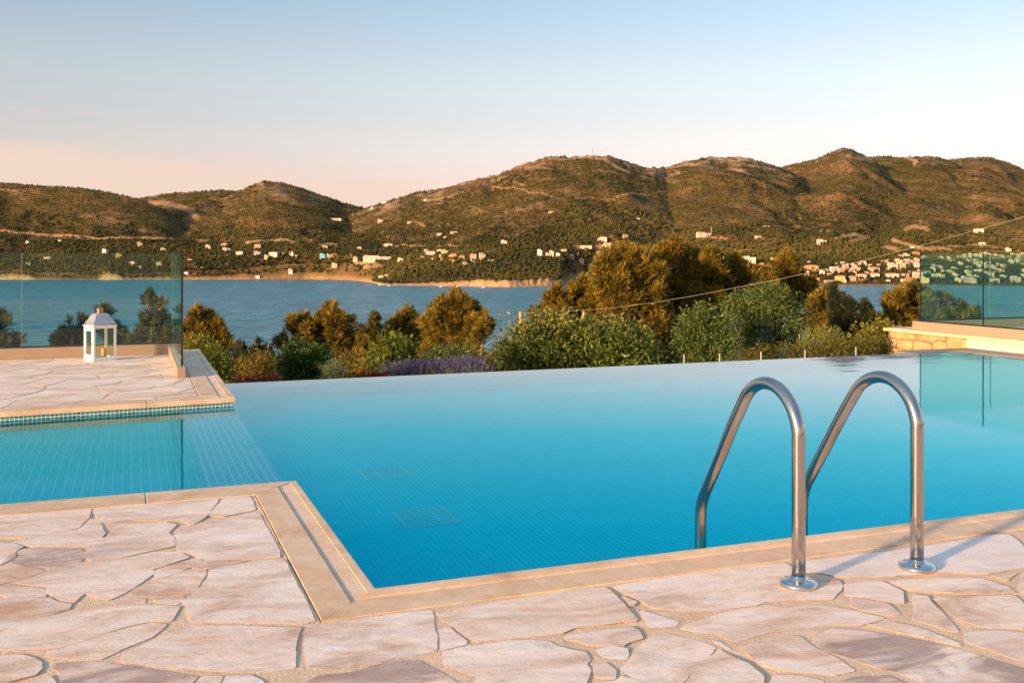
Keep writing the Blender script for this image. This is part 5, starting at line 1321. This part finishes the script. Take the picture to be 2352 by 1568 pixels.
def shrub(name, lobes, d, label, seed, n, mat, leaf=0.06, asp=0.45, depth=None, cat='shrub', group=None, base_px=None, shell=0.35, up=0.5, spike=0, stem=True, tmode=0.3):
    sr = np.random.default_rng(seed); lob = np.array(lobes, float)
    if base_px is None: base_px = float(np.average(lob[:, 0], weights=lob[:, 2]))
    bx = P(base_px, d, 0); bz = float(gz(bx.x, bx.y))-0.05
    e_ = empty(name, (bx.x, bx.y, bz), label, cat, group)
    if depth is None: depth = min((lob[:, 0].max()-lob[:, 0].min())*d/FP*0.35+lob[:, 2].max()*d/FP*0.3, 1.6)
    pts, qw, ix, cen = crown_points(lobes, d, depth, n, sr, shell)
    # leaves gather in sprays
    ns = max(8, n//14); sp_i = sr.integers(0, n, ns); si = sr.integers(0, ns, n)
    sdir = unit(qw[sp_i]+np.array([0, 0, up])+sr.normal(size=(ns, 3))*0.3)
    # sprays at lobe positions
    p2 = pts[sp_i][si]+sdir[si]*sr.uniform(0, 3.2, n)[:, None]*leaf+sr.normal(size=(n, 3))*leaf*0.9
    dirn = unit(sdir[si]*0.8+sr.normal(size=(n, 3))*0.55)
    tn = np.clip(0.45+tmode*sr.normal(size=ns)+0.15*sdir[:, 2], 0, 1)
    L = leaf*sr.uniform(0.7, 1.3, n)
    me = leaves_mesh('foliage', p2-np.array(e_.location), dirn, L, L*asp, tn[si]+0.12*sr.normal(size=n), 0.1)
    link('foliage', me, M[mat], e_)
    if stem:
        b = MB(); ctr = np.array(e_.location)
        for c_ in range(len(cen)): limb_mesh(b, (sr.uniform(-.1, .1), sr.uniform(-.1, .1), 0), cen[c_]-ctr, 0.022, 0.008, 0, 4, 5)
        for t in sr.integers(0, n, 30): limb_mesh(b, cen[ix[t]]-ctr, pts[t]-ctr, 0.008, 0.004, 0, 2, 4)
        b.build('stems', M['bark'], e_)
    return e_
GP = 'pines on the slope below the pool'
pine('pine_tree', [(0,745,18),(-20,765,30),(15,772,20),(-45,745,25),(38,785,10),(5,790,18)], 30, 'dark pine cut off by the left edge of the photo', GP, 1, 520, 'pine_green')
pine('pine_tree', [(158,738,7),(160,750,11),(150,766,15),(134,782,12),(170,778,15),(190,740,10),(185,765,14)], 32, 'thin dark pine seen just left of the lantern', GP, 2, 420, 'pine_green', needle=0.17)
pine('pine_tree', [(240,718,14),(232,738,14),(236,755,14),(265,758,11),(282,770,12),(252,775,14),(276,788,12)], 32, 'dark green pine seen just right of the lantern', GP, 3, 420, 'pine_green', needle=0.17)
pine('pine_tree', [(345,682,7),(344,695,10),(345,712,13),(371,703,9),(366,722,12),(352,735,18),(328,713,6),(325,726,6),(335,765,16),(352,755,16),(360,778,18),(385,775,16),(312,775,9),(300,785,8),(325,785,14),(390,745,9)], 30, 'bushy pine with a spire top behind the corner of the left glass', GP, 4, 900, 'pine_green', needle=0.19)
pine('pine_tree', [(458,728,12),(450,745,15),(436,758,14),(480,738,12),(478,755,16),(500,752,9),(496,772,14),(460,785,24),(516,780,9),(525,790,8),(440,795,18),(500,805,18),(470,815,20)], 27, 'golden pine just right of the dark glass edge', GP, 5, 1000, 'pine_gold')
for i, (px, py, r, lb) in enumerate([(556, 800, 11, 'slim blue green juniper, leftmost of the three right of the terrace corner'), (588, 795, 10, 'slim blue green juniper, middle one right of the terrace corner'), (614, 800, 11, 'slim blue green juniper, rightmost of the three right of the terrace corner')]):
    pine('juniper_tree', [(px, py-8, 5), (px, py+5, 8), (px-2, py+20, r), (px+3, py+38, r+2), (px, py+55, r+4)], 22, lb, 'junipers right of the terrace corner', 10+i, 260, 'juniper', needle=0.11, trunk_r=0.04, bark='bark', cat='juniper', upright=1.2, nw=0.18)
pine('pine_tree', [(755,714,12),(752,730,17),(740,740,14),(765,745,18),(700,735,9),(706,750,11),(672,741,9),(682,756,13),(664,766,11),(645,778,9),(640,795,7),(652,790,8),(782,732,10),(785,745,10),(801,742,9),(775,770,24),(735,770,22),(812,765,14),(822,780,14),(836,768,9),(795,800,24),(752,808,22),(832,800,15),(700,785,20),(825,825,16),(710,810,18)], 29, 'wide dark and gold pine behind the round green shrub', GP, 20, 1700, 'pine_gold', needle=0.2)
pine('pine_tree', [(862,736,8),(860,750,10),(852,765,9),(868,772,13),(852,790,11),(878,795,13),(865,815,15)], 33, 'narrow dark pine between the two broad golden pines', GP, 21, 360, 'pine_green', needle=0.18)
pine('pine_tree', [(938,715,7),(936,728,11),(920,735,9),(912,748,11),(898,752,8),(952,740,9),(930,760,18),(955,765,14),(905,780,14),(940,790,20),(920,812,16),(965,800,14)], 31, 'golden pine left of the broad pine above the lavender', GP, 22, 800, 'pine_gold')
pine('pine_tree', [(1046,678,9),(1044,692,12),(1014,697,7),(1012,712,10),(1000,722,10),(1030,715,16),(1066,705,15),(1088,712,11),(1102,728,12),(1112,748,10),(1125,752,7),(1018,742,20),(1052,745,24),(1086,752,18),(1105,772,9),(975,742,8),(985,765,14),(1010,785,24),(1060,785,24),(1090,790,14),(1030,815,22),(985,812,18),(1075,812,16)], 29, 'broad round golden pine above the lavender', GP, 23, 1800, 'pine_gold')
pine('pine_tree', [(1110,745,6),(1106,756,9),(1100,766,10),(1114,768,8),(1094,776,8)], 25, 'small pine with bare dark trunk left of the wooden pole', GP, 24, 200, 'pine_gold', base_px=1107, trunk_r=0.045, bark='bark', needle=0.13)
GB = 'big pines right of the wooden pole'
pine('pine_tree', [(1237,728,9),(1228,745,10),(1252,742,12),(1262,690,6),(1265,705,8),(1280,672,5),(1290,688,9),(1296,705,14),(1275,722,15),(1318,672,9),(1322,692,12),(1340,660,9),(1345,685,15),(1320,720,20),(1290,745,20),(1350,735,20),(1375,705,16),(1372,675,12),(1320,765,22),(1255,760,14)], 34, 'golden feathery pine nearest the pole, left end of the big group', GB, 30, 3400, 'pine_gold', trunk_r=0.16)
pine('pine_tree', [(1382,620,11),(1395,605,12),(1415,594,12),(1440,588,11),(1410,625,16),(1445,615,16),(1468,598,12),(1388,645,14),(1425,650,20),(1465,640,20),(1492,612,11),(1495,590,8),(1500,640,17),(1400,680,20),(1450,685,26),(1495,690,24),(1405,725,22),(1455,735,28),(1505,740,24),(1430,780,26),(1480,785,28),(1390,770,18)], 32, 'tall golden pine in the left half of the big group', GB, 31, 5200, 'pine_gold', trunk_r=0.2)
pine('pine_tree', [(1556,566,8),(1556,580,12),(1538,590,11),(1520,582,8),(1575,590,12),(1598,598,10),(1626,584,7),(1628,598,10),(1645,600,9),(1525,615,15),(1560,618,20),(1600,620,18),(1635,622,17),(1662,618,10),(1540,655,24),(1590,660,26),(1635,655,22),(1665,645,12),(1550,700,28),(1600,705,28),(1640,695,22),(1540,750,28),(1580,750,24),(1530,790,26)], 35, 'tallest golden pine with its top against the hillside houses', GB, 32, 5600, 'pine_gold', trunk_r=0.2)
pine('pine_tree', [(1690,605,8),(1692,622,11),(1680,640,14),(1710,635,14),(1745,640,10),(1740,655,16),(1715,665,18),(1772,640,9),(1770,660,15),(1690,680,20),(1735,690,22),(1780,690,18)], 36, 'golden pine just behind the round olive green tree', GB, 33, 3200, 'pine_gold', trunk_r=0.15)
pine('pine_tree', [(1808,592,6),(1806,605,9),(1795,620,12),(1815,628,13),(1790,640,12),(1825,645,14),(1840,655,12),(1858,660,9),(1866,672,7),(1805,665,18),(1838,675,12),(1815,690,18),(1855,690,8)], 38, 'golden pine at the right end of the big group, above the sea', GB, 34, 2800, 'pine_gold', trunk_r=0.13)
pine('pine_tree', [(1905,668,7),(1898,682,10),(1882,690,11),(1868,702,10),(1900,700,12),(1880,718,15),(1905,725,14),(1865,735,14),(1890,748,17),(1915,752,14),(1868,765,16)], 31, 'golden pine between the olive green tree and the dark spires', GP, 40, 900, 'pine_gold')
GJ = 'dark spire trees on the open sea gap'
for i, (lb_, lo_) in enumerate([('dark slim tree, tallest spire right of the golden pine', [(1914,664,4),(1915,678,7),(1915,695,9),(1918,715,10),(1920,740,13),(1918,768,17)]),
        ('dark slim tree, second spire, in the middle of the group', [(1943,680,5),(1945,693,8),(1948,710,11),(1958,712,8),(1950,738,16),(1948,770,20)]),
        ('dark slim tree, rightmost spire before the open sea', [(1984,697,4),(1985,712,6),(1994,712,5),(1986,735,10),(1988,762,14),(1982,790,17)])]):
    pine('juniper_tree', lo_, 28, lb_, GJ, 50+i, 430, 'juniper', needle=0.15, trunk_r=0.06, bark='bark', cat='conifer', upright=1.1, nw=0.16)
pine('pine_tree', [(2044,700,9),(2036,690,7),(2065,688,11),(2080,677,12),(2100,675,12),(2090,692,14),(2118,682,12),(2060,708,10),(2138,690,11),(2160,688,8),(2176,698,9),(2190,708,8),(2205,710,8),(2225,722,7),(2242,726,6),(2135,715,18),(2170,725,18),(2200,735,14),(2230,740,9),(2105,725,22),(2075,735,18),(2038,735,11),(2030,755,14),(2060,760,18),(2110,760,20),(2160,755,20)], 30, 'broad umbrella shaped pine behind the right glass edge', GP, 60, 2600, 'pine_gold', trunk_r=0.16)
# shrubs close behind the pool
shrub('round_shrub', [(672,845,26),(690,832,28),(712,835,27),(728,850,22),(700,855,32)], 15.5, 'dense round dark green shrub left of the red flowers', 70, 9000, 'leaf_green', 0.055, 0.5, shell=0.75, up=0.2, tmode=0.2)
shrub('bay_shrub', [(438,806,7),(452,812,11),(468,822,13),(482,838,14),(495,855,14),(508,868,12),(475,850,14)], 14.2, 'bright yellow green leafy shrub along the terrace edge', 71, 3800, 'leaf_yellow', 0.065, 0.4)
shrub('yellow_shrub', [(878,820,10),(895,815,12),(915,818,13),(900,835,18),(925,835,14),(940,822,8)], 14.5, 'yellow green broad leaved shrub left of the lavender', 72, 2200, 'leaf_yellow', 0.075, 0.7)
shrub('pale_shrub', [(756,856,9),(768,850,10),(780,858,9),(764,864,10)], 14, 'small pale grey green shrub right of the round shrub', 73, 1400, 'leaf_pale', 0.035, 0.3)
shrub('bush', [(600,850,18),(575,855,16),(560,865,12),(622,852,14),(545,850,10)], 18, 'orange tinged bush in front of the junipers', 74, 3600, 'pine_gold', 0.06, 0.25)
shrub('bush', [(855,845,14),(835,850,10),(870,855,10)], 17, 'small orange bush under the wide dark pine', 75, 1500, 'pine_gold', 0.06, 0.25)
for i, (x, y, r, d_, lb, m_) in enumerate([(655, 845, 20, 19, 'dark bush behind the left side of the round shrub', 'pine_green'), (742, 838, 16, 20, 'dark bush behind the right side of the round shrub', 'juniper'), (800, 846, 18, 19, 'dark bush above the second red flower bed', 'pine_green'),
    (985, 838, 18, 18, 'dark bush behind the left end of the lavender', 'pine_green'), (1040, 830, 20, 19, 'dark bush behind the middle of the lavender', 'juniper'), (1150, 838, 16, 19, 'low dark bush between lavender and glossy shrub', 'pine_green'), (1525, 830, 22, 18, 'dark bush between the glossy shrub and olive green tree', 'pine_green'), (530, 840, 20, 18, 'dark bush beside the yellow green leafy shrub', 'juniper')]):
    shrub('bush', [(x, y, r), (x-r, y+8, r*.8), (x+r, y+7, r*.8), (x+4, y-10, r*.6), (x, y+16, r)], d_, lb, 180+i, 2600, m_, 0.06, 0.28, group='dark bushes behind the flower beds')
for i, (px, py, r, lb) in enumerate([(1000, 828, 8, 'small upright shrub behind the left half of the lavender'), (1042, 826, 9, 'small upright shrub behind the middle of the lavender'), (1076, 822, 12, 'fuller yellow green shrub behind the right half of the lavender')]):
    shrub('small_shrub', [(px, py-6, r*0.6), (px, py+8, r), (px+3, py+20, r)], 14.5, lb, 80+i, 700, 'leaf_gloss', 0.055, 0.4, group='small shrubs behind the lavender')
shrub('large_leaved_shrub', [(1195,778,13),(1182,800,11),(1210,795,22),(1238,768,16),(1262,760,15),(1285,762,17),(1250,790,26),(1290,790,24),(1205,830,26),(1185,825,16),(1245,830,28),(1290,828,28),(1320,790,20),(1325,825,22)], 16.5, 'large glossy leaved shrub beside the wooden pole', 90, 9500, 'leaf_gloss', 0.085, 0.42, group='large glossy shrubs')
shrub('large_leaved_shrub', [(1350,780,12),(1362,765,11),(1385,775,16),(1410,782,17),(1440,785,17),(1465,798,17),(1480,818,14),(1370,805,22),(1415,812,26),(1455,825,22),(1365,830,22),(1410,838,24)], 16.2, 'large glossy leaved shrub with yellow leaf tips, right of its twin', 91, 8000, 'leaf_gloss', 0.085, 0.42, group='large glossy shrubs')
shrub('olive_tree', [(1590,752,18),(1612,738,18),(1635,745,20),(1580,780,20),(1615,775,28),(1650,775,24),(1590,808,22),(1630,810,26)], 22, 'lower olive green rounded tree, left of the taller one', 92, 9500, 'leaf_olive', 0.075, 0.38, shell=0.6, cat='tree', group='rounded olive green trees')
shrub('olive_tree', [(1680,725,18),(1700,705,20),(1725,695,18),(1750,690,18),(1775,685,18),(1800,700,20),(1825,718,18),(1838,740,14),(1700,740,26),(1745,730,32),(1790,735,28),(1700,780,28),(1750,780,34),(1800,780,28),(1835,775,16),(1670,800,22),(1740,812,26)], 24, 'tall olive green rounded tree in front of the big pines', 93, 17000, 'leaf_olive', 0.08, 0.38, shell=0.6, cat='tree', group='rounded olive green trees')
shrub('rounded_shrub', [(1862,792,14),(1880,780,15),(1900,776,13),(1918,786,13),(1890,798,18),(1930,800,12)], 17, 'low golden green rounded shrub left of the dark spires', 94, 3600, 'leaf_gloss', 0.045, 0.35, shell=0.6)
pine('pine_tree', [(2008,742,8),(2000,758,11),(2016,765,12),(2003,780,14),(2025,752,8)], 27, 'small dark pine between the rightmost spire and the umbrella shaped pine', GP, 61, 420, 'pine_green', trunk_r=0.07)
shrub('citrus_shrub', [(1978,782,8),(1990,778,9),(2000,788,9),(1985,795,10)], 16, 'small golden leaved shrub below the rightmost spire', 95, 900, 'leaf_yellow', 0.06, 0.5)
shrub('citrus_shrub', [(2018,768,10),(2030,760,9),(2035,775,12),(2022,788,13),(2038,795,11)], 16.5, 'taller golden leaved shrub left of the stone wall', 96, 1700, 'leaf_yellow', 0.06, 0.5)
shrub('low_hedge', [(1700+i*19, 828-i*1.4+3*math.sin(i*1.7), 11+2*math.sin(i*2.3)) for i in range(0, 19)], 15.3, 'low green hedge behind the thin fence posts', 97, 9000, 'grassy', 0.045, 0.35, depth=0.6, cat='hedge')
# red geraniums
for i, (x0, x1, y, lb) in enumerate([(540, 640, 876, 'bed of red geraniums right of the terrace corner'), (806, 892, 866, 'bed of red geraniums left of the lavender')]):
    d = 13.0 if i == 0 else 13.4
    sr = np.random.default_rng(300+i); c_ = P((x0+x1)/2, d, 0); bz = float(gz(c_.x, c_.y))
    e_ = empty('geranium_bed', (c_.x, c_.y, bz), lb, 'flower bed', 'geranium beds behind the pool')
    n = 1500; px_ = sr.uniform(x0, x1, n); dd = d+sr.uniform(-0.25, 0.5, n); top_ = CH-(y-590)*d/FP
    z = bz+(top_-bz-0.03)*sr.uniform(0.1, 1.0, n)**0.5
    cen = np.stack([((px_-1176)/FP*dd)*CA+dd*SA, -((px_-1176)/FP*dd)*SA+dd*CA, z], -1)-np.array(e_.location)
    dirn = unit(sr.normal(size=(n, 3))+np.array([0, 0, .5])); L = sr.uniform(.03, .06, n)
    link('leaves', leaves_mesh('leaves', cen, dirn, L, L*0.8, sr.random(n)), M['leaf_green'], e_)
    m_ = 60; hx = sr.uniform(x0, x1, m_); hd_ = d+sr.uniform(-.25, .4, m_); hz = top_+sr.uniform(-.10, .07, m_)
    hc = np.stack([((hx-1176)/FP*hd_)*CA+hd_*SA, -((hx-1176)/FP*hd_)*SA+hd_*CA, hz], -1)-np.array(e_.location)
    n = m_*26; ti = np.repeat(np.arange(m_), 26); dirn = unit(sr.normal(size=(n, 3))+np.array([0, 0, .4]))
    link('flowers', leaves_mesh('flowers', hc[ti]+dirn*0.012, dirn, np.full(n, .026), np.full(n, .02), sr.random(n)), M['red'], e_)
# lavender clumps
for i in range(7):
    px = 915+i*29; d = 13.6+0.15*(i % 2); y = 829-i*1.6+2*math.sin(i*2)
    sr = np.random.default_rng(400+i); c_ = P(px, d, 0); bz = float(gz(c_.x, c_.y))
    e_ = empty('lavender', (c_.x, c_.y, bz), 'purple lavender clump, %s from the left in the row' % ORD[i], 'lavender', 'lavender clumps behind the pool')
    top_ = CH-(y-590)*d/FP-bz; n = 230
    st = np.stack([sr.normal(0, .05, n), sr.normal(0, .08, n), np.full(n, top_*0.35)], -1)
    out = np.stack([sr.normal(0, .13, n), sr.normal(0, .12, n), np.full(n, top_*0.62)], -1); h_ = sr.uniform(0.72, 1.08, n)[:, None]
    end = st+out*h_; dirn = end-st; L = np.linalg.norm(dirn, axis=1)
    link('stalks', leaves_mesh('stalks', st, dirn, L, np.full(n, .008), sr.random(n)), M['leaf_pale'], e_)
    nn_ = n*9; ti = np.repeat(np.arange(n), 9); u_ = unit(dirn)[ti]; cen = end[ti]-u_*sr.uniform(0, .11, nn_)[:, None]
    dr_ = unit(u_+sr.normal(size=(nn_, 3))*0.8)
    link('flower_spikes', leaves_mesh('flower_spikes', cen, dr_, np.full(nn_, .020), np.full(nn_, .012), sr.random(nn_)), M['purple'], e_)
    nl = 900; cc = np.stack([sr.normal(0, .13, nl), sr.normal(0, .13, nl), top_*sr.uniform(0, .62, nl)], -1); dr_ = unit(cc*np.array([1, 1, .2])+np.array([0, 0, .25]))
    link('leaves', leaves_mesh('leaves', cc, dr_, np.full(nl, .06), np.full(nl, .008), sr.random(nl)), M['leaf_pale'], e_)
# undergrowth over the slope: leafy mounds nobody could count
sr = np.random.default_rng(500); cen_l = []; dir_l = []; L_l = []; t_l = []
nm = 5200
dd = 14.2+sr.random(nm)**1.4*190; px = sr.uniform(-500, 2900, nm)
x = (px-1176)/FP*dd; X = x*CA+dd*SA; Y = -x*SA+dd*CA
ok = (Y > 10.2) & ~((X < 1.2) & (Y < 13)) & ~((X > 10.7) & (Y < 13))
X, Y, dd, px = X[ok], Y[ok], dd[ok], px[ok]; Z = gz(X, Y)
rad = sr.uniform(0.22, 0.5, len(X))*(1+dd/38)
lim = CH-(848-590)/FP*dd-0.05        # keep the mounds low near the pool
rad = np.where(dd < 34, np.clip(np.minimum(rad, (lim-Z)*0.95), 0.12, None), rad)
for i in range(len(X)):
    m_ = int(110 if dd[i] < 40 else 60)
    q = unit(sr.normal(size=(m_, 3))); q[:, 2] = np.abs(q[:, 2])
    cen_l.append(np.array([X[i], Y[i], Z[i]-0.05])+q*rad[i]*np.array([1, 1, 0.75])*sr.uniform(0.6, 1.05, (m_, 1)))
    dir_l.append(unit(q+sr.normal(size=(m_, 3))*0.5)); L_l.append(sr.uniform(.25, .5, m_)*rad[i]*0.75); t_l.append(np.full(m_, sr.random()))
cn_ = np.concatenate(cen_l); L_ = np.concatenate(L_l)
o = link('undergrowth', leaves_mesh('undergrowth', cn_, np.concatenate(dir_l), L_, L_*0.4, np.concatenate(t_l)), M['grassy'])
tag(o, 'low green and brown undergrowth covering the slope below the pool', 'undergrowth', kind='stuff')
# hut roof on the headland
c_ = P(1132, 160, 0); bz = float(gz(c_.x, c_.y))
e_ = empty('hut', (c_.x, c_.y, bz), 'small hut with pinkish red roof on the low headland left of the pole', 'hut', rz=-YAW+0.3)
b = MB(); b.box(-1.1, 1.1, -0.9, 0.9, -1.5, 0.45); b.build('wall', M['wall_cream'], e_)
b = MB(); vsl = [b.bm.verts.new(q) for q in ((-1.3, -1.1, .451), (1.3, -1.1, .451), (1.3, 1.1, .451), (-1.3, 1.1, .451), (-1.0, 0, 1.0), (1.0, 0, 1.0))]
for q in ((0, 1, 5, 4), (1, 2, 5), (2, 3, 4, 5), (3, 0, 4), (3, 2, 1, 0)): b.bm.faces.new([vsl[t] for t in q])
b.build('roof', M['roof_red'], e_)

# ------------------------------------------------------------------ pole, cables, fence posts
pd_ = 27.0; pp = P(1196, pd_, 0); pz = float(gz(pp.x, pp.y)); ptop = CH-(715-590)*pd_/FP
e_ = empty('utility_pole', (pp.x, pp.y, pz), 'short wooden utility pole standing in front of the sea', 'utility pole')
b = MB(); b.tube([(0, 0, -0.3), (0, 0, (ptop-pz)*0.5), (0.0, 0, ptop-pz-0.04), (0, 0, ptop-pz)], [0.060, 0.052, 0.046, 0.030], 12); b.build('post', M['pole'], e_)
b = MB(); b.tube([(0.044, 0, ptop-pz-0.10), (0.10, 0, ptop-pz-0.10)], 0.010, 8); b.build('hook', M['galv'], e_)
cp = [(1201, 719, 27.0), (1260, 717, 26.6), (1330, 713, 26.1), (1400, 708, 25.6), (1499, 695, 24.9), (1590, 680, 24.2), (1683, 662, 23.5), (1780, 643, 22.8), (1890, 619, 22.0), (2000, 594, 21.2), (2116, 564, 20.4), (2230, 532, 19.6), (2352, 498, 18.8), (2500, 452, 18.0)]
b = MB(); b.tube([P(a, d_, py=y_) for a, y_, d_ in cp], 0.0028, 6)
tag(b.build('overhead_cable', M['cable']), 'thin overhead cable rising right from the wooden pole across the big pines', 'cable')
b = MB(); b.tube([P(1193, 27.05, py=719), P(1165, 27.0, py=750), P(1140, 27.0, py=775), P(1095, 27.0, py=808)], 0.004, 5)
tag(b.build('stay_wire', M['cable']), 'very thin stay wire running down left from the wooden pole', 'wire')
fp = [(1571, 817, 13.4), (1653, 814, 13.7), (1748, 810, 14.0), (1849, 806, 14.3), (1966, 799, 14.6), (2018, 776, 15.8)]
fl = ['first from the left, beside the lavender patch', 'second from the left, under the olive green trees', 'third from the left, under the tall olive green tree', 'fourth from the left, below the golden green shrub', 'fifth from the left, in front of the dark spires', 'rightmost and highest, near the stone wall']
for i, (px, y, d) in enumerate(fp):
    p = P(px, d, 0); z0 = float(gz(p.x, p.y)); zt = CH-(y-590)*d/FP
    e_ = empty('fence_post', (p.x, p.y, z0), 'thin grey metal fence post, '+fl[i], 'fence post', 'thin fence posts behind the pool')
    b = MB(); b.tube([(0, 0, -0.1), (0, 0, zt-z0)], 0.010, 8); b.build('post', M['galv'], e_)
    b = MB(); b.lathe([(0.0115, 0), (0.0115, 0.012), (0.005, 0.016)], 10, (0, 0, zt-z0)); b.build('cap', M['galv'], e_)
